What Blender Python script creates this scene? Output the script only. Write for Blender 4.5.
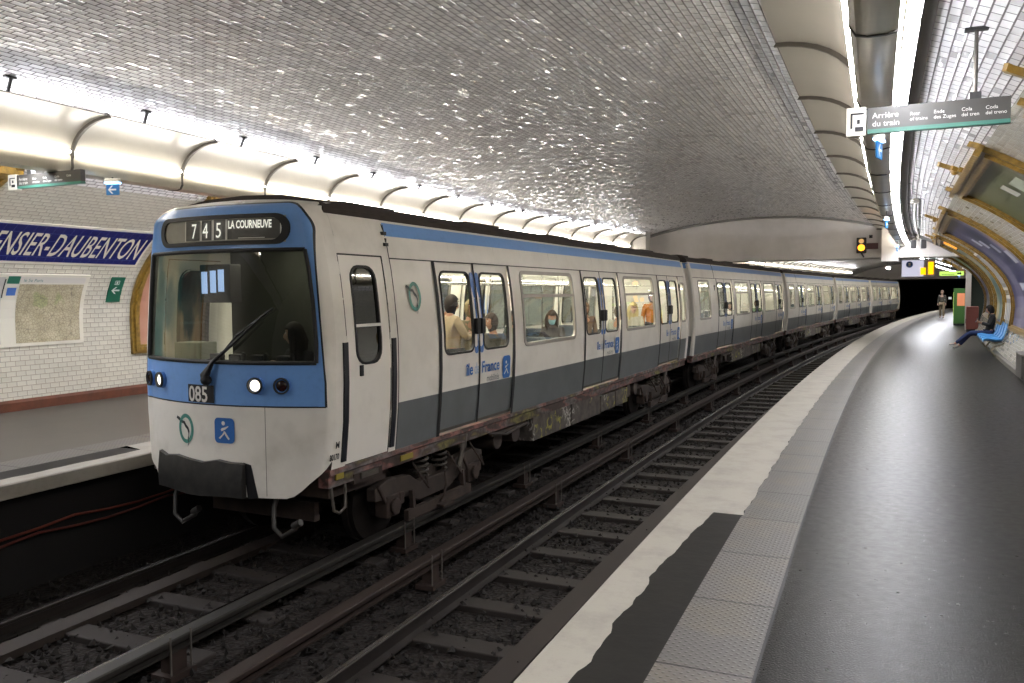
import bpy, bmesh, math, random
from math import sin, cos, pi, sqrt, radians, floor
from mathutils import Vector, Matrix

for o in list(bpy.data.objects): bpy.data.objects.remove(o)
SC = bpy.context.scene
COL = SC.collection
R = random.Random(7)

# ------------------------------------------------------------------ camera, world, exposure
EYE = 1.75
YAW, PITCH, ROLL = radians(25.23), radians(-3.383), radians(-0.4)
f_ = Vector((-sin(YAW)*cos(PITCH), cos(YAW)*cos(PITCH), sin(PITCH)))
r_ = Vector((cos(YAW), sin(YAW), 0)); u_ = r_.cross(f_)
r2 = r_*cos(ROLL)+u_*sin(ROLL); u2 = -r_*sin(ROLL)+u_*cos(ROLL)
cam_d = bpy.data.cameras.new('camera'); cam = bpy.data.objects.new('camera', cam_d); COL.objects.link(cam)
cam_d.sensor_width = 36; cam_d.lens = 819.17/1024*36; cam_d.clip_start = .05; cam_d.clip_end = 300
Mx = Matrix((r2, u2, -f_)).transposed().to_4x4(); Mx.translation = Vector((0, 0, EYE)); cam.matrix_world = Mx
SC.camera = cam
W = bpy.data.worlds.new('world'); SC.world = W; W.use_nodes = True
W.node_tree.nodes['Background'].inputs[0].default_value = (.6, .62, .7, 1)
W.node_tree.nodes['Background'].inputs[1].default_value = .0
SC.view_settings.view_transform = 'Standard'; SC.view_settings.look = 'None'
SC.view_settings.gamma = 1; SC.view_settings.use_curve_mapping = False
SC.view_settings.exposure = 1.22
UPT = 22.0
TUBE = 22.0        # fluorescent tube strength
DIFF = 46.0        # platform side diffuser strength
CARLIGHT = 17.0

# ------------------------------------------------------------------ path of the line (curving right)
X0, Y0, CPL = -6.1972, 5.9644, 15.4505
K0, K1, K2 = .00260, -.00195, .00134
DS = .1
SA = [-40+DS*i for i in range(1700)]
TH = [K0*s+K1*s*s/100+K2*s**3/7500 if s < 95 else 0 for s in SA]
for i, s in enumerate(SA):
    if s < -15: t = -15; TH[i] = K0*t+K1*t*t/100+K2*t**3/7500 + (s+15)*.0036
    if s >= 95: TH[i] = TH[i-1]
PX, PY = [0.], [0.]
for i in range(1, len(SA)):
    a = (TH[i]+TH[i-1])/2; PX.append(PX[-1]+sin(a)*DS); PY.append(PY[-1]+cos(a)*DS)
i0 = 400
ox, oy = PX[i0], PY[i0]
PX = [x-ox+X0 for x in PX]; PY = [y-oy+Y0+CPL/2 for y in PY]
def path(s):
    u = (s-SA[0])/DS; i = max(0, min(len(SA)-2, int(u))); f = u-i
    return PX[i]+(PX[i+1]-PX[i])*f, PY[i]+(PY[i+1]-PY[i])*f, TH[i]+(TH[i+1]-TH[i])*f
def P3(s, o, z=0.):
    x, y, t = path(s); return (x+o*cos(t), y-o*sin(t), z)
OC, AL, AR, ZC, BB = 1.5, 7.6, 7.2, 1.35, 3.02
BLOW = {-1: 12., 1: 4.6}      # vault: upper and lower half ellipse
def vault_o(z, side):
    A = AL if side < 0 else AR
    return OC+side*A*sqrt(max(0, 1-((z-ZC)/(BB if z > ZC else BLOW[side]))**2))
# arc length tables, v=0 at platform level, growing up the wall
def mk_table(side):
    A = AL if side < 0 else AR; T = []; ph = math.asin(-ZC/BLOW[side]); v = 0; prev = None
    n = 400
    for i in range(n+1):
        a = ph+(pi/2-ph)*i/n; o = OC+side*A*cos(a); z = ZC+(BB if a > 0 else BLOW[side])*sin(a)
        if prev: v += math.hypot(o-prev[0], z-prev[1])
        T.append((v, o, z, a)); prev = (o, z)
    return T
TAB = {-1: mk_table(-1), 1: mk_table(1)}
def wall_v(side, v):
    T = TAB[side]
    if v <= 0: return T[0][1], T[0][2]+v, T[0][3]
    lo, hi = 0, len(T)-1
    while hi-lo > 1:
        m = (lo+hi)//2
        if T[m][0] <= v: lo = m
        else: hi = m
    f = (v-T[lo][0])/(T[hi][0]-T[lo][0])
    return tuple(T[lo][k]+(T[hi][k]-T[lo][k])*f for k in (1, 2, 3))
def v_of_z(side, z):
    T = TAB[side]
    for a, b in zip(T, T[1:]):
        if b[2] >= z: return a[0]+(b[0]-a[0])*(z-a[2])/(b[2]-a[2])
    return T[-1][0]
def WP(side, s, v, off=0.):
    o, z, a = wall_v(side, v); A = AL if side < 0 else AR
    n = Vector((cos(a)/A*side, sin(a)/(BB if a > 0 else BLOW[side]))).normalized()
    return P3(s, o-n.x*off, z-n.y*off)

# ------------------------------------------------------------------ materials
def lin(c):
    if isinstance(c, str): c = tuple(int(c[i:i+2], 16)/255 for i in (0, 2, 4))
    return tuple(x/12.92 if x <= .04045 else ((x+.055)/1.055)**2.4 for x in c)+(1,)
class NT:
    def __init__(s, name):
        s.m = bpy.data.materials.new(name); s.m.use_nodes = True; s.t = s.m.node_tree
        s.b = s.t.nodes['Principled BSDF']; s.out = s.t.nodes['Material Output']
    def n(s, typ, **kw):
        x = s.t.nodes.new(typ)
        for k, v in kw.items(): setattr(x, k, v)
        return x
    def put(s, sock, v):
        if isinstance(v, bpy.types.NodeSocket): s.t.links.new(v, sock)
        elif v is not None: sock.default_value = v
    def math(s, op, a, b=None, c=None, clamp=False):
        x = s.n('ShaderNodeMath', operation=op, use_clamp=clamp); s.put(x.inputs[0], a)
        if b is not None: s.put(x.inputs[1], b)
        if c is not None: s.put(x.inputs[2], c)
        return x.outputs[0]
    def mix(s, f, a, b, blend='MIX'):
        x = s.n('ShaderNodeMix', data_type='RGBA', blend_type=blend); s.put(x.inputs[0], f); s.put(x.inputs[6], a); s.put(x.inputs[7], b); return x.outputs[2]
    def ramp(s, f, stops):
        x = s.n('ShaderNodeValToRGB'); e = x.color_ramp.elements
        while len(e) < len(stops): e.new(.5)
        for i, (p, c) in enumerate(stops): e[i].position = p; e[i].color = c if not isinstance(c, (int, float)) else (c, c, c, 1)
        s.put(x.inputs[0], f); return x.outputs[0]
    def noise(s, vec, scale, detail=4, rough=.6):
        x = s.n('ShaderNodeTexNoise'); s.put(x.inputs['Vector'], vec); x.inputs['Scale'].default_value = scale
        x.inputs['Detail'].default_value = detail; x.inputs['Roughness'].default_value = rough; return x.outputs[0]
    def bump(s, h, strength=.3, dist=.01, normal=None):
        x = s.n('ShaderNodeBump'); x.inputs['Strength'].default_value = strength; x.inputs['Distance'].default_value = dist
        s.put(x.inputs['Height'], h)
        if normal is not None: s.put(x.inputs['Normal'], normal)
        return x.outputs[0]
    def sep(s, vec):
        x = s.n('ShaderNodeSeparateXYZ'); s.put(x.inputs[0], vec); return x.outputs
    def comb(s, x_, y_, z_=0.):
        x = s.n('ShaderNodeCombineXYZ'); s.put(x.inputs[0], x_); s.put(x.inputs[1], y_); s.put(x.inputs[2], z_); return x.outputs[0]
    def co(s, k='Object'): return s.n('ShaderNodeTexCoord').outputs[k]
    def fin(s, col=None, rough=None, metal=None, normal=None, spec=None, coat=None):
        i = s.b.inputs
        s.put(i['Base Color'], col); s.put(i['Roughness'], rough); s.put(i['Metallic'], metal); s.put(i['Normal'], normal)
        s.put(i['Specular IOR Level'], spec); s.put(i['Coat Weight'], coat); return s.m
MATS = {}
def mat(name, c, rough=.5, metal=0., dirt=.0, dscale=6., dcol=None, bump=0., spec=.5):
    if name in MATS: return MATS[name]
    t = NT(name); c = lin(c); col = c; nrm = None
    co = t.co('Object')
    nz = t.noise(co, dscale)
    d = lin(dcol) if dcol else tuple(x*.45 for x in c[:3])+(1,)
    m = t.ramp(nz, [(.35, 0.), (.75, 1.)])
    col = t.mix(t.math('MULTIPLY', m, dirt), c, d)
    if bump: nrm = t.bump(nz, bump, .01)
    MATS[name] = t.fin(col, rough, metal, nrm, spec); return MATS[name]
def emis(name, c, strength):
    if name in MATS: return MATS[name]
    t = NT(name); c = lin(c); t.b.inputs['Base Color'].default_value = c
    t.b.inputs['Emission Color'].default_value = c; t.b.inputs['Emission Strength'].default_value = strength
    MATS[name] = t.m; return t.m
def glass(name, tint, refl=1., rough=.01):
    if name in MATS: return MATS[name]
    t = NT(name); t.t.nodes.remove(t.b)
    tr = t.n('ShaderNodeBsdfTransparent'); tr.inputs[0].default_value = lin(tint)
    g = t.n('ShaderNodeBsdfGlossy'); g.inputs['Roughness'].default_value = rough
    fr = t.n('ShaderNodeFresnel'); fr.inputs[0].default_value = 1.5
    f = t.math('MULTIPLY', fr.outputs[0], refl, clamp=True)
    mx = t.n('ShaderNodeMixShader'); t.put(mx.inputs[0], f); t.t.links.new(tr.outputs[0], mx.inputs[1]); t.t.links.new(g.outputs[0], mx.inputs[2])
    t.t.links.new(mx.outputs[0], t.out.inputs[0]); MATS[name] = t.m; return t.m

def tile_mat(name, w, h, base, base2, mortar, tilt=.05, rough=.18, mort=.06, mix_dirt=.25):
    """bevelled earthenware tiles in running bond, uv in metres"""
    t = NT(name); uv = t.co('UV'); s = t.sep(uv)
    row = t.math('FLOOR', t.math('DIVIDE', s[1], h))
    half = t.math('MULTIPLY', t.math('MODULO', t.math('ABSOLUTE', row), 2.), .5)
    cu = t.math('ADD', t.math('DIVIDE', s[0], w), half)
    col = t.math('FLOOR', cu)
    fu = t.math('FRACT', cu); fv = t.math('FRACT', t.math('DIVIDE', s[1], h))
    du = t.math('MULTIPLY', t.math('SUBTRACT', .5, t.math('ABSOLUTE', t.math('SUBTRACT', fu, .5))), w)
    dv = t.math('MULTIPLY', t.math('SUBTRACT', .5, t.math('ABSOLUTE', t.math('SUBTRACT', fv, .5))), h)
    d = t.math('MINIMUM', du, dv)
    m = t.math('SUBTRACT', 1., t.math('DIVIDE', t.math('SUBTRACT', d, h*mort*.5), h*.05, clamp=True), clamp=True)
    wn = t.n('ShaderNodeTexWhiteNoise', noise_dimensions='2D'); t.put(wn.inputs[0], t.comb(col, row))
    b = t.mix(wn.outputs[0], lin(base), lin(base2))
    nz = t.noise(uv, .5, 5)
    b = t.mix(t.math('MULTIPLY', t.ramp(nz, [(.4, 0.), (.8, 1.)]), mix_dirt), b, lin(mortar))
    c = t.mix(m, b, lin(mortar))
    hgt = t.math('MINIMUM', t.math('DIVIDE', d, h*.24), 1.)
    geo = t.n('ShaderNodeNewGeometry')
    sub = t.n('ShaderNodeVectorMath', operation='SUBTRACT'); t.put(sub.inputs[0], wn.outputs[1]); sub.inputs[1].default_value = (.5, .5, .5)
    sc = t.n('ShaderNodeVectorMath', operation='SCALE'); t.put(sc.inputs[0], sub.outputs[0]); sc.inputs['Scale'].default_value = tilt
    ad = t.n('ShaderNodeVectorMath', operation='ADD'); t.put(ad.inputs[0], geo.outputs['Normal']); t.put(ad.inputs[1], sc.outputs[0])
    nn = t.n('ShaderNodeVectorMath', operation='NORMALIZE'); t.put(nn.inputs[0], ad.outputs[0])
    bp = t.bump(hgt, .55, .006, nn.outputs[0])
    wr = t.sep(wn.outputs[1])[1]
    rough = t.math('SUBTRACT', rough, t.math('MULTIPLY', t.math('GREATER_THAN', wr, .9), rough*.6))
    rg = t.math('ADD', rough, t.math('MULTIPLY', m, .6))
    return t.fin(c, rg, 0., bp, .5)

# ------------------------------------------------------------------ mesh builder
class MB:
    def __init__(s): s.v, s.f, s.uv, s.mi = [], [], [], []
    def vert(s, p): s.v.append(tuple(p)); return len(s.v)-1
    def face(s, idx, uv=None, m=0): s.f.append(tuple(idx)); s.uv.append(uv); s.mi.append(m)
    def box(s, c, d, rz=0., m=0, M=None):
        b = len(s.v); hx, hy, hz = d[0]/2, d[1]/2, d[2]/2
        for x in (-hx, hx):
            for y in (-hy, hy):
                for z in (-hz, hz):
                    p = Vector((x, y, z))
                    if M is not None: p = M @ p
                    elif rz: p = Vector((x*cos(rz)-y*sin(rz), x*sin(rz)+y*cos(rz), z))
                    s.vert(Vector(c)+p)
        for q in ((0, 1, 3, 2), (4, 6, 7, 5), (0, 4, 5, 1), (2, 3, 7, 6), (0, 2, 6, 4), (1, 5, 7, 3)): s.face([b+i for i in q], None, m)
        return s
    def bar(s, a, b, w, h=None, m=0):
        a, b = Vector(a), Vector(b); d = b-a; h = h or w
        q = d.to_track_quat('Y', 'Z').to_matrix()
        return s.box((a+b)/2, (w, d.length, h), m=m, M=q)
    def tube(s, pts, r, n=10, m=0, caps=True, closed=False):
        pts = [Vector(p) for p in pts]; rs = r if isinstance(r, (list, tuple)) else [r]*len(pts)
        rings = []; N = len(pts); up = None
        for i, p in enumerate(pts):
            if closed: d = pts[(i+1) % N]-pts[i-1]
            else: d = pts[min(i+1, N-1)]-pts[max(i-1, 0)]
            d.normalize()
            if up is None: up = Vector((0, 0, 1)) if abs(d.z) < .9 else Vector((1, 0, 0))
            x = d.cross(up)
            if x.length < 1e-4: x = d.cross(Vector((1, .3, 0)))
            x.normalize(); up = x.cross(d).normalized()
            rings.append([s.vert(p+(x*cos(2*pi*k/n)+up*sin(2*pi*k/n))*rs[i]) for k in range(n)])
        for i in range(N if closed else N-1):
            A, B = rings[i], rings[(i+1) % N]
            for k in range(n): s.face((A[k], A[(k+1) % n], B[(k+1) % n], B[k]), None, m)
        if caps and not closed: s.face(rings[0][::-1], None, m); s.face(rings[-1], None, m)
        return s
    def cyl(s, a, b, r, n=16, m=0, r2=None): return s.tube([a, b], [r, r if r2 is None else r2], n, m)
    def prism(s, poly, fn0, fn1, m=0):
        """poly: 2d points; fn0/fn1 map them to the two end faces"""
        A = [s.vert(fn0(*p)) for p in poly]; B = [s.vert(fn1(*p)) for p in poly]; n = len(poly)
        s.face(A[::-1], None, m); s.face(B, None, m)
        for i in range(n): s.face((A[i], A[(i+1) % n], B[(i+1) % n], B[i]), None, m)
        return s
    def sphere(s, c, r, n=12, m=0, sc=(1, 1, 1)):
        c = Vector(c); rings = []
        for i in range(1, n//2+1-0):
            a = pi*i/(n//2+1)
            rings.append([s.vert(c+Vector((r*sc[0]*sin(a)*cos(2*pi*k/n), r*sc[1]*sin(a)*sin(2*pi*k/n), r*sc[2]*cos(a)))) for k in range(n)])
        t = s.vert(c+Vector((0, 0, r*sc[2]))); b = s.vert(c-Vector((0, 0, r*sc[2])))
        for k in range(n): s.face((t, rings[0][k], rings[0][(k+1) % n]), None, m); s.face((b, rings[-1][(k+1) % n], rings[-1][k]), None, m)
        for A, B in zip(rings, rings[1:]):
            for k in range(n): s.face((A[k], B[k], B[(k+1) % n], A[(k+1) % n]), None, m)
        return s
    def build(s, name, mats, parent=None, smooth=None, loc=None, rot=None, bevel=0.):
        me = bpy.data.meshes.new(name); me.from_pydata(s.v, [], s.f)
        for m in (mats if isinstance(mats, (list, tuple)) else [mats]): me.materials.append(m)
        if any(s.mi):
            for p, i in zip(me.polygons, s.mi): p.material_index = i
        if any(u is not None for u in s.uv):
            L = me.uv_layers.new(name='UVMap')
            for p, u in zip(me.polygons, s.uv):
                if u:
                    for li, q in zip(p.loop_indices, u): L.data[li].uv = q
        me.validate()
        if smooth is not None:
            me.shade_smooth(); me.set_sharp_from_angle(angle=radians(smooth))
        o = bpy.data.objects.new(name, me); COL.objects.link(o)
        if loc is not None: o.location = loc
        if rot is not None: o.rotation_euler = rot
        if parent is not None: o.parent = parent
        if bevel:
            b = o.modifiers.new('bevel', 'BEVEL'); b.width = bevel; b.segments = 2; b.limit_method = 'ANGLE'
        return o
def tag(o, label, cat, group=None, kind=None):
    if label: o['label'] = label
    if cat: o['category'] = cat
    if group: o['group'] = group
    if kind: o['kind'] = kind
    return o
def struct(o, label=None): o['kind'] = 'structure'; o['label'] = label or ''; (o.pop('label') if not label else None); return o
def empty(name, loc, label, cat, rz=0., group=None):
    o = bpy.data.objects.new(name, None); COL.objects.link(o); o.location = loc; o.rotation_euler = (0, 0, rz); o.empty_display_size = .2
    return tag(o, label, cat, group)
def recenter(o):
    """put a mesh object's origin at its base centre"""
    me = o.data; xs = [v.co for v in me.vertices]
    c = Vector((sum(v.x for v in xs)/len(xs), sum(v.y for v in xs)/len(xs), min(v.z for v in xs)))
    me.transform(Matrix.Translation(-c)); o.location = Vector(o.location)+c; return o
def frange(a, b, d):
    n = max(1, int(math.ceil((b-a)/d-1e-6))); return [a+(b-a)*i/n for i in range(n+1)]
def sweep(mb, prof, s0, s1, ds=1., closed=True, m=0, caps=True, ofn=None, v0=0.):
    """carry a profile [(o,z)] along the line"""
    ss = frange(s0, s1, ds); L = [v0]
    for a, b in zip(prof, prof[1:]): L.append(L[-1]+math.hypot(a[0]-b[0], a[1]-b[1]))
    rows = []
    for s in ss:
        d = ofn(s) if ofn else 0
        rows.append([mb.vert(P3(s, o+d, z)) for o, z in prof])
    n = len(prof)
    for i in range(len(ss)-1):
        for k in range(n if closed else n-1):
            k2 = (k+1) % n; la, lb = L[k], (L[k2] if k2 else L[k]+.1)
            mb.face((rows[i][k], rows[i][k2], rows[i+1][k2], rows[i+1][k]), ((ss[i], la), (ss[i], lb), (ss[i+1], lb), (ss[i+1], la)), m)
    if closed and caps: mb.face(rows[0][::-1], None, m); mb.face(rows[-1], None, m)
    return mb
def rect(o0, o1, z0, z1): return [(o0, z0), (o1, z0), (o1, z1), (o0, z1)]
def text_mesh(body, size, xscale=1., align='LEFT', extr=.0, shear=0., bold=0., spacing=1.):
    c = bpy.data.curves.new('t', 'FONT'); c.body = body; c.size = size; c.extrude = extr; c.align_x = align; c.shear = shear; c.offset = bold; c.space_character = spacing
    c.resolution_u = 3
    o = bpy.data.objects.new('t', c); COL.objects.link(o)
    dg = bpy.context.evaluated_depsgraph_get(); me = bpy.data.meshes.new_from_object(o.evaluated_get(dg))
    vs = [Vector((v.co.x*xscale, v.co.y, v.co.z)) for v in me.vertices]; fs = [tuple(p.vertices) for p in me.polygons]
    bpy.data.objects.remove(o); bpy.data.curves.remove(c); bpy.data.meshes.remove(me)
    return vs, fs
def add_text(mb, body, size, fn, m=0, **kw):
    """fn maps 2d text coordinates to 3d"""
    vs, fs = text_mesh(body, size, **kw); b = len(mb.v)
    for v in vs: mb.vert(fn(v.x, v.y))
    for f in fs: mb.face([b+i for i in f], None, m)
    return mb
def text_width(body, size, **kw):
    vs, _ = text_mesh(body, size, **kw); return max(v.x for v in vs)

# colours
M_tileC = tile_mat('white_bevelled_tile_vault', .155, .078, 'f0edea', 'dfdcd9', '6e6865', .12, .36, .11)
M_tileW = tile_mat('white_bevelled_tile_wall', .155, .078, 'd2cdbf', 'c8c3b5', '8d8778', .05, .16, .05, .12)  # warm cream cast of the lighting put into the wall tile colour
def concrete(name, c1, c2, sc=1.2, rough=.8, bmp=.15, grime=None):
    if name in MATS: return MATS[name]
    t = NT(name); co = t.co('Object'); n1 = t.noise(co, sc, 6, .65); n2 = t.noise(co, sc*14, 3)
    c = t.mix(t.ramp(n1, [(.3, 0.), (.7, 1.)]), lin(c1), lin(c2)); c = t.mix(t.math('MULTIPLY', n2, .25), c, lin(grime or c2))
    MATS[name] = t.fin(c, rough, 0., t.bump(n2, bmp, .004)); return MATS[name]
M_conc = concrete('painted_concrete', 'ddd7d1', 'c9c3bc')
M_black = mat('black_paint', '17171a', .5)
M_rubber = mat('black_rubber', '141416', .6, dirt=.3, dcol='2a2826')
M_steel = mat('brushed_steel', '9a9a98', .35, .9)
M_box = mat('beige_grey_enamel', 'cdc6b3', .28, .15, dirt=.25, dscale=3)
M_panelw = mat('cream_enamel_reflector', '98948b', .32, .05, dirt=.2, dscale=2)
M_gold = mat('honey_earthenware', '9a7a34', .3, dirt=.8, dscale=14, dcol='4e3914', bump=.5)
M_white = mat('white_enamel', 'dedbd4', .35)
M_dgrey = mat('dark_grey_metal', '3b3a3a', .5, .4, dirt=.4)

# ================================================================== SETTING
S_BACK, S_BEAM0, S_BEAM1, S_END = -34., 16.7, 18.0, 77.
def vault_piece(name, side_prof, s0, s1, m, v0=0., smooth=40):
    mb = MB(); sweep(mb, side_prof, s0, s1, 1.2, closed=False, v0=v0); o = mb.build(name, m, smooth=smooth); o['kind'] = 'structure'; return o
ZS = 3.3
ZBM = 2.84
def arc_pts(side, va, vb, n): return [wall_v(side, va+(vb-va)*i/n)[:2] for i in range(n+1)]
VL, VR = v_of_z(-1, ZS), v_of_z(1, ZS)
TL, TR = TAB[-1][-1][0], TAB[1][-1][0]
profL = [(vault_o(-.0, -1), -.02)]+arc_pts(-1, 0, VL, 18); profR = [(vault_o(0, 1), -.02)]+arc_pts(1, 0, VR, 18)
profC = arc_pts(-1, VL, TL, 26)[:-1]+arc_pts(1, VR, TR, 26)[::-1]
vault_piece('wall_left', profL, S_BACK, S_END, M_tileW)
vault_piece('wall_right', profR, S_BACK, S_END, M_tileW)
vault_piece('ceiling', profC, S_BACK, S_BEAM0+.1, M_tileC)
vault_piece('ceiling', profC, S_BEAM1-.1, S_END, M_tileC)
# transverse beam across the vault, underside at 2.95 m
def arch_poly(zb, inset=0.):
    pts = []
    for side, rng in ((1, None), (-1, None)):
        vb = v_of_z(side, zb); T = TAB[side][-1][0]
        L = [wall_v(side, vb+(T-vb)*i/16)[:2] for i in range(17)]
        pts += L if side == 1 else L[::-1][1:]
    c = (OC, zb)
    return [(o+(c[0]-o)*inset, max(zb, z-(z-zb)*inset)) for o, z in pts]
mb = MB(); A = arch_poly(ZBM)
mb.prism(A, lambda o, z: P3(S_BEAM0, o, z), lambda o, z: P3(S_BEAM1, o, z)); struct(mb.build('trim_1', M_conc))
# moulding that follows the vault in front of the beam
mb = MB(); outer = arch_poly(ZBM+.1, .0); inner = arch_poly(ZBM+.1, .035)
n = len(outer)
for i in range(n-1):
    q = [P3(S_BEAM0-.32, *outer[i]), P3(S_BEAM0-.32, *outer[i+1]), P3(S_BEAM0-.32, *inner[i+1]), P3(S_BEAM0-.32, *inner[i])]
    mb.face([mb.vert(p) for p in q])
    q = [P3(S_BEAM0-.32, *inner[i]), P3(S_BEAM0-.32, *inner[i+1]), P3(S_BEAM0, *inner[i+1]), P3(S_BEAM0, *inner[i])]
    mb.face([mb.vert(p) for p in q])
struct(mb.build('trim_2', concrete('arch_moulding', '8d8a85', '77746f')))
# block under the beam that carries the right hand trunking
mb = MB(); mb.prism(rect(5.36, 5.86, 2.7, 3.8), lambda o, z: P3(16.1, o, z), lambda o, z: P3(S_BEAM0, o, z))
struct(mb.build('trim_3', M_conc, bevel=.01))
# end wall with the dark running tunnel
mb = MB()
def endw(pts, s=S_END-.3):
    mb.face([mb.vert(P3(s, o, z)) for o, z in pts])
endw([(o, z) for o, z in arch_poly(ZBM)]); endw([(-5.9, -1.2), (-2.2, -1.2), (-2.2, ZBM), (-5.6, ZBM)])
struct(mb.build('wall_end', M_conc))
mb = MB(); sweep(mb, [(-2.2, -1.3), (-2.2, ZBM), (8.4, ZBM), (8.4, -1.3)], S_END-.3, S_END+30, 3, closed=False)
mb.face([mb.vert(P3(S_END+30, o, z)) for o, z in rect(-2.2, 8.4, -1.3, ZBM)])
struct(mb.build('wall_tunnel', mat('sooty_tunnel_lining', '161416', .95)))
mb = MB(); mb.face([mb.vert(P3(S_BACK, o, z)) for o, z in [(OC-AL*1.02, -1.2), (OC+AR*1.02, -1.2), (OC+AR*1.02, 4.8), (OC-AL*1.02, 4.8)]])
struct(mb.build('wall_back', M_conc))

# ---- platforms
def asphalt():
    t = NT('worn_asphalt'); co = t.co('Object'); n1 = t.noise(co, .9, 5, .6); n2 = t.noise(co, 90, 2, .5); n3 = t.noise(co, 14, 4, .6)
    c = t.mix(t.ramp(n1, [(.3, 0.), (.7, 1.)]), lin('1d1c1a'), lin('171615'))
    c = t.mix(t.math('MULTIPLY', t.ramp(n2, [(.55, 0.), (.75, 1.)]), .3), c, lin('57524e'))
    rg = t.math('ADD', .27, t.math('MULTIPLY', t.ramp(n3, [(.3, 0.), (.7, 1.)]), .1))
    return t.fin(c, rg, 0., t.bump(n2, .6, .004), .12)
M_asph = asphalt()
def white_edge():
    t = NT('white_painted_platform_edge'); co = t.co('Object'); n1 = t.noise(co, 3, 6, .7); n2 = t.noise(co, 60, 3)
    c = t.mix(t.ramp(n1, [(.45, 0.), (.8, 1.)]), lin('9a958b'), lin('807b73')); c = t.mix(t.ramp(n2, [(.62, 0.), (.8, .6)]), c, lin('7d776e'))
    return t.fin(c, .55, 0., t.bump(n2, .3, .003))
M_edge = white_edge()
M_patch = mat('dark_resurfaced_strip', '1e1d1b', .5, dirt=.5, dscale=8, dcol='2a2724', bump=.2, spec=.12)
def tactile():
    t = NT('studded_warning_paving'); s = t.sep(t.co('UV'))
    u = t.math('DIVIDE', s[0], .92); fu = t.math('FRACT', u)
    seam = t.math('LESS_THAN', t.math('SUBTRACT', .5, t.math('ABSOLUTE', t.math('SUBTRACT', fu, .5))), .011)
    q = .052; ra = t.math('FLOOR', t.math('DIVIDE', s[1], q*.5)); off = t.math('MULTIPLY', t.math('MODULO', t.math('ABSOLUTE', ra), 2.), .5)
    a = t.math('SUBTRACT', t.math('FRACT', t.math('ADD', t.math('DIVIDE', s[0], q), off)), .5)
    b = t.math('MULTIPLY', t.math('SUBTRACT', t.math('FRACT', t.math('DIVIDE', s[1], q*.5)), .5), .5)
    d = t.math('SQRT', t.math('ADD', t.math('MULTIPLY', a, a), t.math('MULTIPLY', b, b)))
    dome = t.math('SUBTRACT', 1., t.math('DIVIDE', d, .2), clamp=True); dm = t.math('GREATER_THAN', dome, .15)
    n1 = t.noise(t.co('UV'), 2.2, 5, .6)
    wn = t.n('ShaderNodeTexWhiteNoise', noise_dimensions='1D'); t.put(wn.inputs[1], t.math('FLOOR', u))
    c = t.mix(wn.outputs[0], lin('605c59'), lin('555350')); c = t.mix(t.ramp(n1, [(.5, 0.), (.75, .55)]), c, lin('6f6650'))
    c = t.mix(t.math('MULTIPLY', dm, .6), c, lin('4a4643')); c = t.mix(seam, c, lin('262320'))
    return t.fin(c, .45, 0., t.bump(dome, .6, .005), .5)
M_tact = tactile()
def strip(mb, o0, o1, s0, s1, z=0., ds=.5, m=0):
    ss = frange(s0, s1, ds); f0 = o0 if callable(o0) else (lambda s: o0); f1 = o1 if callable(o1) else (lambda s: o1)
    rows = [(mb.vert(P3(s, f0(s), z)), mb.vert(P3(s, f1(s), z))) for s in ss]
    for i in range(len(ss)-1):
        a, b = rows[i], rows[i+1]
        mb.face((a[0], a[1], b[1], b[0]), ((ss[i], f0(ss[i])), (ss[i], f1(ss[i])), (ss[i+1], f1(ss[i+1])), (ss[i+1], f0(ss[i+1]))), m)
def wob(s, a=.012): return a*(sin(s*7.3)+.6*sin(s*17.1+1)+.4*sin(s*31.7))
ED = 4.5; SP = -7.3
mb = MB()  # body of the right platform: nosing, riser and hidden back
sweep(mb, [(ED+.25, -1.2), (ED+.25, -.16), (ED+.02, -.16)], S_BACK, S_END, 1., closed=False)
struct(mb.build('platform_right_riser', mat('soot_black_riser', '1a1817', .9)))
mb = MB(); strip(mb, 5.5, 8.55, S_BACK, S_END, ds=1.); struct(mb.build('platform_right', M_asph))
inn = lambda s: 4.75+wob(s) if s < SP-1.4 else (4.75+(s-SP+1.4)*.055+wob(s, .006) if s < SP else 5.06+wob(s, .008))
mb = MB(); sweep(mb, [(ED+.02, -.16), (ED, -.14), (ED, -.012), (ED+.012, 0)], S_BACK, S_END, .5, closed=False)
strip(mb, ED+.012, inn, S_BACK, SP-.001, ds=.06); strip(mb, ED+.012, lambda s: 5.06+wob(s, .008), SP, S_END, ds=.12)
struct(mb.build('trim_4', M_edge))
mb = MB(); strip(mb, inn, 5.05, S_BACK, SP-.001, ds=.06); struct(mb.build('trim_5', M_patch))
mb = MB(); strip(mb, lambda s: 5.05 if s < SP else 5.06+wob(s, .008), 5.5, S_BACK, S_END, ds=.12); struct(mb.build('trim_6', M_tact))
mb = MB(); strip(mb, 5.495, 5.51, S_BACK, 60, z=.002, ds=1); struct(mb.build('trim_7', M_black))
# left platform
LE = -1.4
mb = MB(); sweep(mb, [(LE-.3, -1.2), (LE-.3, -.15), (LE-.02, -.15)], S_BACK, S_END, 1., closed=False)
struct(mb.build('platform_left_riser', MATS['soot_black_riser']))
mb = MB(); sweep(mb, [(LE-.02, -.15), (LE, -.14), (LE, -.012), (LE-.012, 0)], S_BACK, S_END, 1., closed=False)
linn = lambda s: (-1.64+wob(s, .008) if s < -7.1 else -1.98)
strip(mb, linn, LE-.012, S_BACK, S_END, ds=.1); struct(mb.build('trim_8', M_edge))
mb = MB(); strip(mb, -1.98, lambda s: -1.64+wob(s, .008), S_BACK, -7.1, ds=.1); struct(mb.build('trim_9', M_patch))
mb = MB(); strip(mb, -2.45, -1.98, S_BACK, S_END, ds=.5); struct(mb.build('trim_10', M_tact))
mb = MB(); strip(mb, -6.1, -2.45, S_BACK, S_END, ds=1.)
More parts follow.
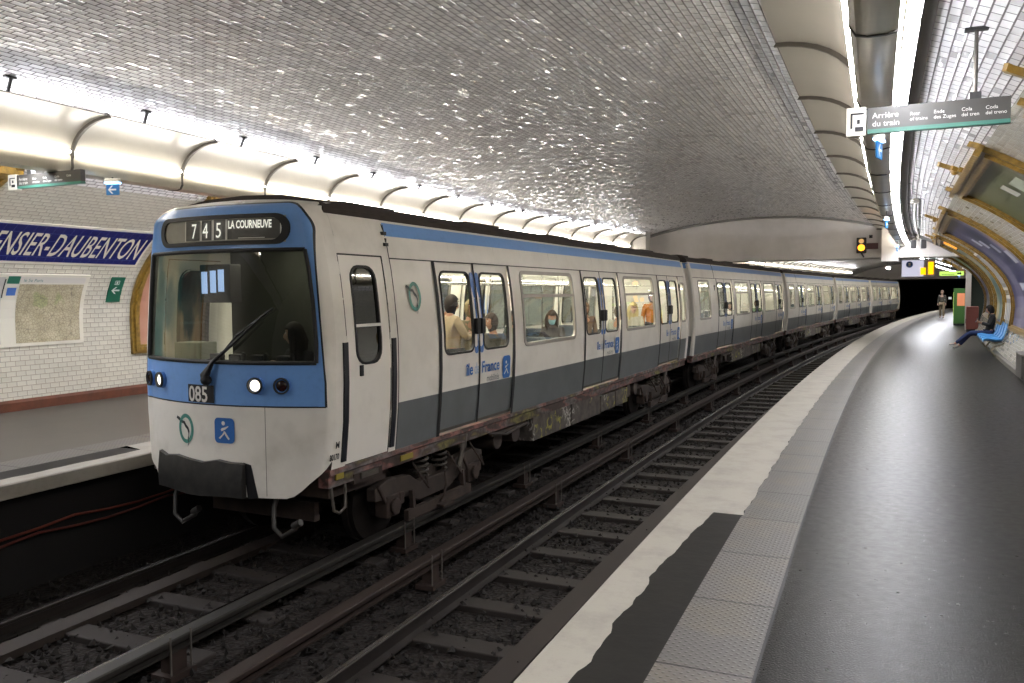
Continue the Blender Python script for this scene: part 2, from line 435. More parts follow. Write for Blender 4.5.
struct(mb.build('platform_left', mat('pale_worn_asphalt', '504a42', .5, dirt=.5, dscale=2.5, dcol='453f38')))
mb = MB(); sweep(mb, [(-6.2, 0), (-6.0, 0), (-6.0, .13), (-6.04, .17), (-6.2, .17)], S_BACK, S_END, 1.)
struct(mb.build('baseboard_left', mat('brown_red_plinth', '6b3d2a', .5, dirt=.6, dscale=5, dcol='3a251c')))
mb = MB(); sweep(mb, [(8.7, 0), (8.36, 0), (8.36, .1), (8.4, .12), (8.7, .12)], S_BACK, S_END, 1.)
struct(mb.build('baseboard_right', mat('grey_plinth', '7d786e', .5, dirt=.5)))

# ---- track bed
def ballast():
    t = NT('sooty_ballast'); co = t.co('Object'); v = t.n('ShaderNodeTexVoronoi'); t.put(v.inputs['Vector'], co); v.inputs['Scale'].default_value = 22
    n1 = t.noise(co, 1.1, 4)
    c = t.mix(v.outputs['Color'], lin('110f0e'), lin('1f1a17')); c = t.mix(n1, c, lin('231c19'))
    return t.fin(c, .85, 0., t.bump(v.outputs['Distance'], .9, .03), .3)
M_bal = ballast()
mb = MB(); sweep(mb, [(LE-.32, -1.16), (-.9, -1.2), (1.6, -1.17), (2.3, -1.2), (4.8, -1.16)], S_BACK, S_END+30, 1., closed=False)
struct(mb.build('floor', M_bal, smooth=40))
M_stone = mat('ballast_stone', '1f1b18', .8, dirt=.7, dscale=9, dcol='1b1817', spec=.35)
mb = MB()
for k in range(15000):
    s = -12.5+26*(R.random()**1.5); o = -1.65+6.3*R.random(); z = -1.165+R.uniform(-.015, .03); r = R.uniform(.016, .036)
    c = Vector(P3(s, o, z)); b = len(mb.v)
    for d in ((1, 0, 0), (-1, 0, 0), (0, 1, 0), (0, -1, 0), (0, 0, 1), (0, 0, -1)):
        mb.v.append(tuple(c+Vector([x*r*R.uniform(.6, 1.3)+R.uniform(-.4, .4)*r for x in d])))
    for q in ((0, 2, 4), (2, 1, 4), (1, 3, 4), (3, 0, 4), (2, 0, 5), (1, 2, 5), (3, 1, 5), (0, 3, 5)): mb.face([b+i for i in q])
tag(mb.build('ballast_stones', M_stone), 'loose dark crushed stone ballast lying between the sleepers', 'ballast', kind='stuff')

# ---- rails, boards, sleepers
M_railtop = mat('rail_steel', '3d3835', .45, .6, dirt=.5, dscale=4, dcol='2a2220')
M_rust = mat('sooty_rust', '32241e', .7, .2, dirt=.5, dscale=6, dcol='1c1512')
M_polish = mat('polished_rail_head', '9a9794', .22, 1.)
def rail(name, o, zt, s0, s1, label, head=.062, h=.15, foot=.14, polish=True):
    e = empty(name, P3(s0, o, zt-h), label, 'rail'); inv = Matrix.Translation(-Vector(e.location))
    hh = head/2; f2 = foot/2
    pr = [(o-f2, zt-h), (o+f2, zt-h), (o+f2, zt-h+.012), (o+.012, zt-h+.03), (o+.012, zt-.045), (o+hh, zt-.036), (o+hh, zt-.008), (o+hh-.01, zt-.001), (o-hh+.01, zt-.001), (o-hh, zt-.008), (o-hh, zt-.036), (o-.012, zt-.045), (o-.012, zt-h+.03), (o-f2, zt-h+.012)]
    mb = MB(); sweep(mb, pr, s0, s1, 1.); mb.v = [tuple(inv @ Vector(v)) for v in mb.v]; mb.build('rail_body', M_railtop, e)
    mb = MB(); strip(mb, o-hh*.62, o+hh*.62, s0, s1, z=zt+.0005, ds=1.); mb.v = [tuple(inv @ Vector(v)) for v in mb.v]; mb.build('running_surface', M_polish if polish else M_railtop, e)
    return e
ZR = -1.0
rail('running_rail', -.75, ZR, -14, 76, 'worn steel running rail under the far side of the train')
rail('running_rail', .75, ZR, -14, 76, 'steel running rail under the near side wheels of the train')
rail('running_rail', 2.42, ZR, -14, 76, 'shiny steel running rail in the middle of the picture, farther rail of the empty track')
rail('running_rail', 3.95, ZR, -14, 76, 'steel running rail tucked under the edge of the right platform')
def third_rail(o, zt, label, phase, mt):
    e = empty('conductor_rail', P3(-14, o, ZR-.15), label, 'conductor rail'); inv = Matrix.Translation(-Vector(e.location))
    pr = [(o-.065, zt-.105), (o+.065, zt-.105), (o+.065, zt-.09), (o+.02, zt-.08), (o+.02, zt-.05), (o+.07, zt-.04), (o+.07, zt-.008), (o+.058, zt), (o-.058, zt), (o-.07, zt-.008), (o-.07, zt-.04), (o-.02, zt-.05), (o-.02, zt-.08), (o-.065, zt-.09)]
    mb = MB(); sweep(mb, pr, -14, 76, 1.); mb.v = [tuple(inv @ Vector(v)) for v in mb.v]; mb.build('rail_body', mt, e)
    s = phase
    while s < 40:
        mb = MB()
        th = path(s)[2]
        c = Vector(P3(s, o, (zt-.105-1.17)/2)); mb.box(c, (.11, .15, zt-.105+1.17), rz=-th)
        mb.box(Vector(P3(s, o, -1.13)), (.2, .26, .05), rz=-th)
        for d in (-.1, .1):
            mb.box(Vector(P3(s+d, o+.075, -.97)), (.012, .012, .33), rz=-th, m=1)
        mb.v = [tuple(inv @ Vector(v)) for v in mb.v]; mb.build('insulator', [M_rust, mat('pale_clip', '55504a', .5)], e); s += 3.35
third_rail(1.12, -.84, 'thick raised conductor rail beside the train, second line from the train', -12.65, mat('grey_conductor_rail', '2d2a27', .5, .3, dirt=.5, dscale=3, dcol='35322f'))
third_rail(1.98, -.84, 'rust brown raised conductor rail between the two tracks', -10.2, mat('brown_conductor_rail', '2e231e', .6, .3, dirt=.5, dscale=3, dcol='2a201c'))
M_board = mat('sooty_plank', '281f19', .75, dirt=.6, dscale=3, dcol='241d19', bump=.2)
for o0, o1, lb in ((-.55, -.33, 'flat dark plank trough lying between the rails in front of the train'), (3.36, 3.58, 'flat brown plank trough along the near side of the empty track')):
    mb = MB(); sweep(mb, rect(o0, o1, -1.17, -1.1), -14, 76, 1.)
    tag(recenter(mb.build('cable_trough', M_board)), lb, 'cable trough')
sm = None
M_sleeper = mat('oily_wood_sleeper', '241d19', .75, dirt=.6, dscale=5, dcol='1c1714', bump=.3)
def sleeper(s, oc, label, group):
    global sm
    if sm is None:
        mb = MB(); mb.box((0, 0, .06), (2.3, .23, .12)); q = mb.build('sleeper', M_sleeper, bevel=.012); sm = q
    else: q = sm.copy(); COL.objects.link(q)
    x, y, t = path(s); q.location = P3(s, oc, -1.255); q.rotation_euler = (0, 0, -t)
    tag(q, label, 'sleeper', group)
s = -12.2
while s < 50: sleeper(s, 3.3, 'dark wooden sleeper across the empty track in front of the right platform', 'sleepers of the empty track'); s += .85
s = -12.4
while s < 8: sleeper(s, 0, 'dark wooden sleeper across the track that carries the train', 'sleepers under the train'); s += .85
# orange cables along the left riser
for k, (z, c, lb) in enumerate(((-.52, '6e2c1b', 'reddish orange cable strung along the riser of the left platform, upper one'), (-.6, '5c2416', 'dull red cable strung along the riser of the left platform, lower one'))):
    mb = MB(); pts = [P3(s, LE-.2, z-.05*abs(sin((s+.4*k)*pi/1.6))) for s in frange(-14, 10, .4)]
    mb.tube(pts, .014, 6); tag(recenter(mb.build('cable', mat('cable_%d' % k, c, .6), smooth=60)), lb, 'cable')

# ================================================================== LIGHT ROWS
# profile in w = distance outward from the axis of the vault
M_tube = emis('fluorescent_tube', 'fff8ee', TUBE); M_up = emis('added_uplight_glow', 'f2f5ff', UPT); M_diff = emis('cool_diffuser', 'f4f6ff', DIFF)
M_seam = mat('dark_seam_strip', '4f4b45', .45, .3)
M_tray = mat('galvanised_tray', '625d58', .5, .45, dirt=.5, dscale=12, dcol='5a544f')
def drift(s):
    T = [(-7, 0), (-3.5, -.14), (0, -.33), (3.2, -.48), (9, -.48), (15.5, -.32), (60, -.32)]
    for a, b in zip(T, T[1:]):
        if s <= b[0]: return a[1]+(b[1]-a[1])*(max(s, -7)-a[0])/(b[0]-a[0])
    return -.32
AX = 1.55
def light_segment(side, s0, s1, label, group, open_slot=False, brk=True):
    dl = (lambda s: drift(s)) if side < 0 else (lambda s: 0)
    PW = lambda w: AX+side*w
    loc = Vector(P3((s0+s1)/2, PW(4.4)+dl(s0), 3.2)); e = empty('light_fixture', loc, label, 'light fixture', group=group); inv = Matrix.Translation(-loc)
    def part(name, mb, m, smooth=35):
        mb.v = [tuple(inv @ Vector(v)) for v in mb.v]; return mb.build(name, m, e, smooth=smooth)
    def sw(prof, a=s0, b=s1, closed=True):
        mb = MB(); return sweep(mb, [(PW(w), z) for w, z in prof], a, b, .6, closed=closed, ofn=dl)
    g = .012
    part('trunking', sw([(4.27, 3.4), (4.265, 3.27), (4.30, 3.215), (4.36, 3.2), (4.46, 3.2), (4.52, 3.215), (4.545, 3.27), (4.54, 3.4)], s0+g, s1-g), M_box)
    P0 = [(4.275-.64*(1-cos(a)), 3.4+.41*sin(a)) for a in [pi/2*i/9 for i in range(10)]]
    P1 = [(w+.012, z+.014) for w, z in P0]
    if open_slot:
        pass
    part('reflector', sw(P0+P1[::-1], s0+g, s1-g), M_panelw)
    # rib at the joint
    P2 = [(w-.022, z-.03) for w, z in P0]
    part('joint_rib', sw(P2+[(w+.02, z+.03) for w, z in P0[::-1]], s1-.018, s1+.018), M_seam)
    mb = sw([(4.262, 3.4), (4.257, 3.265), (4.295, 3.207), (4.36, 3.192), (4.46, 3.192), (4.525, 3.207), (4.553, 3.265), (4.548, 3.4)], s1-.014, s1+.014); part('joint_band', mb, M_seam)
    # track side tube above the trunking and its lip
    cw, cz = 4.232, 3.44; r = .016
    part('fluorescent_tube', sw([(cw+r*cos(a), cz+r*sin(a)) for a in [2*pi*i/8 for i in range(8)]], s0+.05, s1-.05), M_tube)
    cw, cz, r = 3.86, 3.832, .012
    part('added_uplight', sw([(cw+r*cos(a), cz+r*sin(a)) for a in [2*pi*i/8 for i in range(8)]], s0+.05, s1-.05), M_up)  # hidden tube added to brighten the vault above the reflector
    # platform side diffuser
    part('diffuser', sw([(4.568, 3.25), (4.625, 3.25), (4.629, 3.255), (4.629, 3.27), (4.566, 3.27), (4.564, 3.255)], s0+.045, s1-.045), M_diff)
    part('diffuser_light_shield', sw([(4.555, 3.272), (4.635, 3.272), (4.635, 3.34), (4.555, 3.34)], s0+.01, s1-.01), M_box)  # cover added to stop the diffuser shining upwards
    if brk:
        sb = s0+.35*(s1-s0); mb = MB()
        o1, z1 = PW(3.74)+dl(sb), 3.835; o2 = PW(3.7)+dl(sb)
        zt = ZC+BB*sqrt(1-((o2-OC)/(AL if side < 0 else AR))**2)
        mb.bar(P3(sb, o1, z1), P3(sb, o2-side*.03, zt), .025); mb.bar(P3(sb-.06, o2, zt-.01), P3(sb+.06, o2, zt-.01), .05, .02)
        part('bracket', mb, M_dgrey, None)
    return e
labL = 'curved cream reflector lamp unit in the row above the left platform'
labR = 'curved cream reflector lamp unit in the row above the right platform'
for k in range(-6, 13): light_segment(-1, -7.0+1.72*k, -7.0+1.72*(k+1), labL, 'lamp units in front of the beam, left row')
for k in range(-5, 11): light_segment(1, -6.55+2.1*k, -6.55+2.1*(k+1), labR, 'lamp units in front of the beam, right row')
for k in range(0, 30): light_segment(-1, 18.3+1.72*k, 18.3+1.72*(k+1), 'small bright lamp unit of the left row seen far beyond the concrete beam', 'lamp units beyond the beam, left row', brk=False)
for k in range(3, 24): light_segment(1, 18.3+2.1*k, 18.3+2.1*(k+1), 'small bright lamp unit of the right row seen far beyond the concrete beam', 'lamp units beyond the beam, right row', brk=False)
# cable trays beside the diffusers
for side, s0, s1, lb in ((1, S_BACK+1, 16.6, 'grey galvanised cable tray running beside the white strip light, right platform'), (-1, S_BACK+1, 15.3, 'grey cable tray behind the lamp row over the left platform')):
    mb = MB(); w0, w1 = 4.648, 4.75
    dl = (lambda s: drift(s)) if side < 0 else (lambda s: 0)
    sweep(mb, [(AX+side*w, z) for w, z in ((w0, 3.52), (w0, 3.49), (w1, 3.49), (w1, 3.52), (w1-.01, 3.52), (w1-.01, 3.5), (w0+.01, 3.5), (w0+.01, 3.52))], s0, s1, 1., ofn=dl)
    tag(recenter(mb.build('cable_tray', M_tray)), lb, 'cable tray')
# white end box of the left row
mb = MB(); mb.prism(rect(-2.95, -2.45, 3.3, 3.95), lambda o, z: P3(15.45, o, z), lambda o, z: P3(16.0, o, z))
tag(recenter(mb.build('end_box', mat('pale_speckled_box', 'c4c0b8', .5, dirt=.4, dscale=30), bevel=.01)), 'pale box closing the left lamp row just before the concrete beam', 'box')

# ================================================================== TRAIN
ZB, ZW, ZT = .05, .57, 2.36      # sill, grey band top, gutter
def hw(z):
    T = [(-.3, 1.13), (.05, 1.18), (.5, 1.225), (.9, 1.24), (1.3, 1.235), (1.7, 1.2), (2.0, 1.16), (2.36, 1.09), (2.5, 1.05), (2.58, 1.0)]
    if z <= T[0][0]: return T[0][1]
    for a, b in zip(T, T[1:]):
        if z <= b[0]: return a[1]+(b[1]-a[1])*(z-a[0])/(b[0]-a[0])
    return T[-1][1]
def livery(name, front=False, upper='e2ded6'):
    """white body, grey skirt and blue cant stripe, from the object's own height"""
    t = NT(name); co = t.co('Object'); s = t.sep(co); x, y, z = s
    n1 = t.noise(co, 1.6, 5, .6); n2 = t.noise(co, 18, 4)
    white = t.mix(t.ramp(n1, [(.45, 0.), (.85, .5)]), lin(upper), lin('b5afa4'))
    st = t.noise(t.comb(t.math('MULTIPLY', y, 9.), 0., t.math('MULTIPLY', z, .35)), 1.6, 4)
    hi = t.ramp(z, [(.0, 0.), (1., 0.)])
    m = t.math('MULTIPLY', t.ramp(st, [(.62, 0.), (.74, .6)]), t.math('GREATER_THAN', z, 2.1))
    white = t.mix(m, white, lin('7e7a72'))
    grey = t.mix(t.ramp(n1, [(.4, 0.), (.8, 1.)]), lin('6a6e70'), lin('5a5d5e'))
    blue = t.mix(t.ramp(n2, [(.5, 0.), (.8, .35)]), lin('709edb'), lin('5a83ba'))
    if front:
        ax = t.math('ABSOLUTE', x)
        lim = t.math('SUBTRACT', 1.19, t.math('MULTIPLY', t.math('MAXIMUM', t.math('SUBTRACT', z, .9), 0.), .085))
        # rounded rectangle distance, radius .3 at the top corners
        qx = t.math('MAXIMUM', t.math('ADD', t.math('SUBTRACT', ax, lim), .3), 0.); qz = t.math('MAXIMUM', t.math('SUBTRACT', z, 2.345), 0.)
        d = t.math('SQRT', t.math('ADD', t.math('MULTIPLY', qx, qx), t.math('MULTIPLY', qz, qz)))
        inside = t.math('MULTIPLY', t.math('LESS_THAN', d, .3), t.math('LESS_THAN', y, .42))
        inside = t.math('MULTIPLY', inside, t.math('GREATER_THAN', z, .672))
        edge = t.math('MULTIPLY', t.math('LESS_THAN', t.math('ABSOLUTE', t.math('SUBTRACT', z, .672)), .007), t.math('LESS_THAN', ax, lim))
        rim = t.math('MULTIPLY', t.math('LESS_THAN', t.math('ABSOLUTE', t.math('SUBTRACT', d, .3)), .008), t.math('GREATER_THAN', z, .67))
        rim = t.math('MULTIPLY', rim, t.math('LESS_THAN', y, .44))
        low = t.ramp(t.noise(co, 2.5, 5), [(.5, 0.), (.8, .3)])
        white = t.mix(low, white, lin('968f80'))
        c = t.mix(inside, white, blue); c = t.mix(t.math('ADD', edge, rim, clamp=True), c, lin('1d1f24'))
    else:
        c = t.mix(t.math('LESS_THAN', z, ZW), white, grey)
        b = t.math('MULTIPLY', t.math('GREATER_THAN', z, 2.375), t.math('LESS_THAN', z, 2.52))
        c = t.mix(b, c, blue)
    return t.fin(c, .3, 0., t.bump(n2, .04, .003), .5)
M_liv = livery('train_livery'); M_livF = livery('train_front_livery', True)
M_roof = mat('sooty_roof', '3a302b', .8, dirt=.6, dscale=5, dcol='221c19')
M_in = mat('pale_interior_laminate', 'b9b7ae', .5)
M_infl = mat('interior_floor', '4d4a46', .5)
M_glassS = glass('side_window_glass', 'd5ddd8', 1.1)
M_glassW = glass('windscreen_glass', 'c2ccc6', 3.6)
M_frame = mat('window_frame_grey', 'a29d96', .4, .3, dirt=.3)
M_seatb = mat('train_seat_vinyl', '37404a', .6)
M_chrome = mat('polished_pole', 'c6c6c2', .2, 1.)
M_carl = emis('carriage_ceiling_light', 'fff3df', CARLIGHT)
M_under = mat('brown_brake_dust', '3c2f28', .8, dirt=.7, dscale=9, dcol='191513', bump=.3)
M_under2 = mat('grey_brown_casting', '3d332d', .7, dirt=.7, dscale=7, dcol='231c18', bump=.2)
M_iron = mat('dull_iron', '6b655e', .5, .6, dirt=.5)
def graffiti(name, base, cols, sc):
    t = NT(name); co = t.co('Object'); mp = t.n('ShaderNodeMapping'); mp.inputs['Scale'].default_value = (1, .35, 1.4); t.put(mp.inputs[0], co)
    n = t.noise(mp.outputs[0], sc, 3, .5); n2 = t.noise(co, 9, 4, .6)
    c = t.ramp(n, [(0., lin(base)), (.44, lin(base)), (.47, lin(cols[0])), (.54, lin(cols[1])), (.58, lin(base)), (.64, lin(cols[2])), (.72, lin(base))])
    c = t.mix(t.ramp(n2, [(.35, .85), (.6, .15)]), c, lin('2a211d')); return t.fin(c, .7)
M_sill = graffiti('tagged_sill_beam', '4a3a34', ('8b5a52', '6e6a68', '7f7a3f'), 2.6)
def paint_words(name, base):
    t = NT(name); co = t.co('Object'); w = t.n('ShaderNodeTexWave'); w.inputs['Scale'].default_value = 5; w.inputs['Distortion'].default_value = 14; w.inputs['Detail'].default_value = 3; t.put(w.inputs[0], co)
    n = t.noise(co, 2.3, 2); m = t.math('MULTIPLY', t.ramp(w.outputs['Fac'], [(.8, 0.), (.9, 1.)]), t.ramp(n, [(.5, 0.), (.56, 1.)]))
    b = t.mix(t.ramp(t.noise(co, 6, 4), [(.4, 0.), (.7, 1.)]), lin(base), lin('2c2826'))
    return t.fin(t.mix(m, b, t.mix(t.ramp(t.noise(co, .9, 1), [(.48, 0.), (.52, 1.)]), lin('a09c95'), lin('8f8a3c'))), .7)
M_tag = paint_words('tagged_equipment_case', '544d47')

def S(side, off=0.): return lambda y, z: (side*(hw(z)+off), y, z)
def ring(y0, y1, z0, z1, r, nz=6, na=4, ny=2):
    r = max(r, .0005); P = []
    for (cy, cz, a0) in ((y1-r, z1-r, 0), (y0+r, z1-r, 90), (y0+r, z0+r, 180), (y1-r, z0+r, 270)):
        for k in range(na+1):
            a = radians(a0+90*k/na); P.append((cy+r*cos(a), cz+r*sin(a)))
        if a0 in (0, 180):   # top / bottom edge
            pass
        nxt = {0: ('y', ny), 90: ('z', nz), 180: ('y', ny), 270: ('z', nz)}[a0]
        if nxt[0] == 'y':
            ya, yb, zz = (y1-r, y0+r, z1) if a0 == 0 else (y0+r, y1-r, z0)
            for k in range(1, ny): P.append((ya+(yb-ya)*k/ny, zz))
        else:
            za, zb, yy = (z1-r, z0+r, y0) if a0 == 90 else (z0+r, z1-r, y1)
            for k in range(1, nz): P.append((yy, za+(zb-za)*k/nz))
    return P
def bridge(mb, fn, A, B, m=0, fnB=None):
    a = [mb.vert(fn(*p)) for p in A]; b = [mb.vert((fnB or fn)(*p)) for p in B]; n = len(a)
    for i in range(n): mb.face((a[i], a[(i+1) % n], b[(i+1) % n], b[i]), None, m)
def plate(mb, fn, y0, y1, z0, z1, nz=8, m=0, ny=1):
    g = [[mb.vert(fn(y0+(y1-y0)*j/ny, z0+(z1-z0)*i/nz)) for j in range(ny+1)] for i in range(nz+1)]
    for i in range(nz):
        for j in range(ny): mb.face((g[i][j], g[i][j+1], g[i+1][j+1], g[i+1][j]), None, m)
def plate_hole(mb, fn, y0, y1, z0, z1, hole, m=0):
    hy0, hy1, hz0, hz1, r = hole
    plate(mb, fn, y0, y1, z0, hz0-.03, 4, m); plate(mb, fn, y0, y1, hz1+.03, z1, 3, m)
    if hy0-.03 > y0: plate(mb, fn, y0, hy0-.03, hz0-.03, hz1+.03, 6, m)
    if hy1+.03 < y1: plate(mb, fn, hy1+.03, y1, hz0-.03, hz1+.03, 6, m)
    bridge(mb, fn, ring(hy0-.03, hy1+.03, hz0-.03, hz1+.03, 0), ring(hy0, hy1, hz0, hz1, r), m)
def framepart(mb, side, o, i, ro, ri, out=.012, inn=-.03, m=0):
    A, B = ring(*o, ro), ring(*i, ri)
    bridge(mb, S(side, out), A, B, m); bridge(mb, S(side, out), B, B, m, S(side, inn)); bridge(mb, S(side, inn), A, A, m, S(side, out))
def pane(mb, side, y0, y1, z0, z1, r, off=-.01, m=0):
    n = 8; fn = S(side, off)
    pts = []
    for k in range(n+1):
        z = z0+(z1-z0)*k/n; d = 0
        if z < z0+r: d = r-sqrt(max(0, r*r-(z0+r-z)**2))
        if z > z1-r: d = r-sqrt(max(0, r*r-(z-z1+r)**2))
        pts.append((y0+d, y1-d, z))
    g = [(mb.vert(fn(a, z)), mb.vert(fn(b, z))) for a, b, z in pts]
    for a, b in zip(g, g[1:]): mb.face((a[0], a[1], b[1], b[0]), None, m)

def window_set(root, side, y0, y1, z0, z1, transom=True, narrow=False):
    w = .055 if not narrow else .04
    mb = MB(); framepart(mb, side, (y0-w, y1+w, z0-w, z1+w), (y0, y1, z0, z1), .12, .08)
    if transom: 
        plate(mb, S(side, .004), y0, y1, z0+.66*(z1-z0), z0+.66*(z1-z0)+.05, 1)
    f = mb.build('window', M_frame, root, smooth=50)
    mb = MB(); pane(mb, side, y0-.01, y1+.01, z0-.01, z1+.01, .08); mb.build('pane', M_glassS, f, smooth=60)
    return f
def door_leaf(root, side, y0, y1, wy0, wy1, lead, logo=None, handle=None):
    """lead: +1 when the meeting edge is at y1"""
    z0, z1 = .075, 2.13; off = -.018
    mb = MB(); plate_hole(mb, S(side, off), y0, y1, z0, z1, (wy0, wy1, 1.03, 2.0, .1))
    # thickness towards the inside
    for y in (y0, y1):
        g = [(mb.vert(S(side, off)(y, z0+(z1-z0)*k/8)), mb.vert(S(side, off-.035)(y, z0+(z1-z0)*k/8))) for k in range(9)]
        for a, b in zip(g, g[1:]): mb.face((a[0], a[1], b[1], b[0]))
    d = mb.build('door', M_liv, root, smooth=50)
    mb = MB(); framepart(mb, side, (wy0-.028, wy1+.028, 1.002, 2.028), (wy0, wy1, 1.03, 2.0), .12, .1, out=-.008, inn=-.04); mb.build('window_seal', M_rubber, d, smooth=50)
    mb = MB(); pane(mb, side, wy0-.01, wy1+.01, 1.02, 2.01, .1, off=-.028); mb.build('pane', M_glassS, d, smooth=60)
    mb = MB(); e = y1 if lead > 0 else y0; w = .018
    plate(mb, S(side, -.006), e-w, e+w, z0, z1, 8); 
    if lead < 0 or True:
        o = y0 if lead > 0 else y1
        plate(mb, S(side, .01), o-.036, o+.036, .03, z1+.01, 10)
    mb.build('rubber_edge', M_rubber, d)
    mb = MB(); a, b = (y1-.125, y1-.02) if lead > 0 else (y0+.02, y0+.125)
    bridge_fill(mb, S(side, -.013), ring(a, b, .98, 2.02, .045)); mb.build('reflective_strip', mat('blue_edge_strip', '4b78bf', .4, dirt=.3), d)
    mb = MB(); a, b = (y1-.115, y1-.022) if lead > 0 else (y0+.022, y0+.115)
    c = S(side, .0)((a+b)/2, 1.33); mb.box(c, (.07, b-a, .2)); mb.build('latch_handle', M_black, d, bevel=.01)
    mb = MB(); plate(mb, S(side, -.012), y0+.03, y1-.03, .085, .115, 1); mb.build('kick_strip', M_iron, d)
    return d
def bridge_fill(mb, fn, A, m=0):
    mb.face([mb.vert(fn(*p)) for p in A], None, m)
def sidefn(side, off):
    if side > 0: return lambda y0: (lambda x, z0: (lambda u, v: (hw(z0+v)+off, y0+u, z0+v)))
def logo_mobility(root, d, side, yc, z, off=-.004):
    """region lettering with walking figure badge, centre gap between leaves"""
    M_b = mat('livery_blue_print', '2f6ab3', .45); M_g = mat('grey_print', '6b6e72', .45)
    def fn(yo, zo): return lambda u, v: (side*(hw(zo+v)+off), yo+u*side if side > 0 else yo-u, zo+v)
    mb = MB(); add_text(mb, 'île', .21, fn(yc-.37, z), xscale=.95, bold=.004); add_text(mb, 'de', .21, fn(yc-.15, z), m=1, xscale=.62)
    mb.build('lettering', [M_b, mat('pale_blue_print', '9db7d6', .45)], d[0])
    mb = MB(); add_text(mb, 'France', .21, fn(yc+.05, z), xscale=.93, bold=.004); add_text(mb, 'mobilités', .12, fn(yc+.2, z-.13), m=1, xscale=.85)
    mb.build('lettering', [M_b, M_g], d[1])
    mb = MB(); bridge_fill(mb, S(side, off), ring(yc+.68, yc+.92, z-.14, z+.17, .05))
    ff = fn(yc+.79, z+.01); walker(mb, lambda u, v: (ff(u, v)[0]+.003*side, ff(u, v)[1], ff(u, v)[2]), .26, 1)
    mb.build('walker_badge', [M_b, M_white], d[1])
def walker(mb, fn, h, m):
    """stylised walking figure: head, arm and two legs as flat strokes"""
    def poly(pts): mb.face([mb.vert(fn(x*h, y*h)) for x, y in pts], None, m)
    poly([(-.03+.085*cos(a), .27+.085*sin(a)) for a in [2*pi*i/12 for i in range(12)]])
    poly([(-.16, .02), (-.12, -.05), (.05, .02), (.22, .14), (.2, .17), (.0, .1), (-.1, .08)])
    poly([(.0, -.05), (.07, -.1), (-.2, -.36), (-.27, -.32), (-.1, -.18)])
    poly([(-.03, -.04), (.05, -.05), (.27, -.34), (.2, -.38), (.08, -.24)])
def ring_logo(root, fn, r, name='operator_badge'):
    """green-grey ring with a river like profile line crossing it"""
    mb = MB(); N = 28
    A = [(r*.78*cos(2*pi*i/N), r*sin(2*pi*i/N)) for i in range(N)]; B = [(x*.68, y*.74) for x, y in A]
    a = [mb.vert(fn(*p)) for p in A]; b = [mb.vert(fn(*p)) for p in B]
    for i in range(N): mb.face((a[i], a[(i+1) % N], b[(i+1) % N], b[i]))
    P = [(-1.0, .72), (-.75, .62), (-.5, .45), (-.2, .4), (-.05, .2), (.2, .0), (.28, -.25), (.2, -.55), (.24, -.85), (.17, -1.15)]
    w = .09
    L = [((x+w*.6)*r, (y+w)*r) for x, y in P]; Q = [((x-w*.6)*r, (y-w)*r) for x, y in P]
    for i in range(len(P)-1):
        mb.face([mb.vert(Vector(fn(*p))) for p in (L[i], Q[i], Q[i+1], L[i+1])], None, 1)
    return mb.build(name, [mat('jade_print', '4f8f83', .4), mat('charcoal_print', '2f3438', .4)], root)

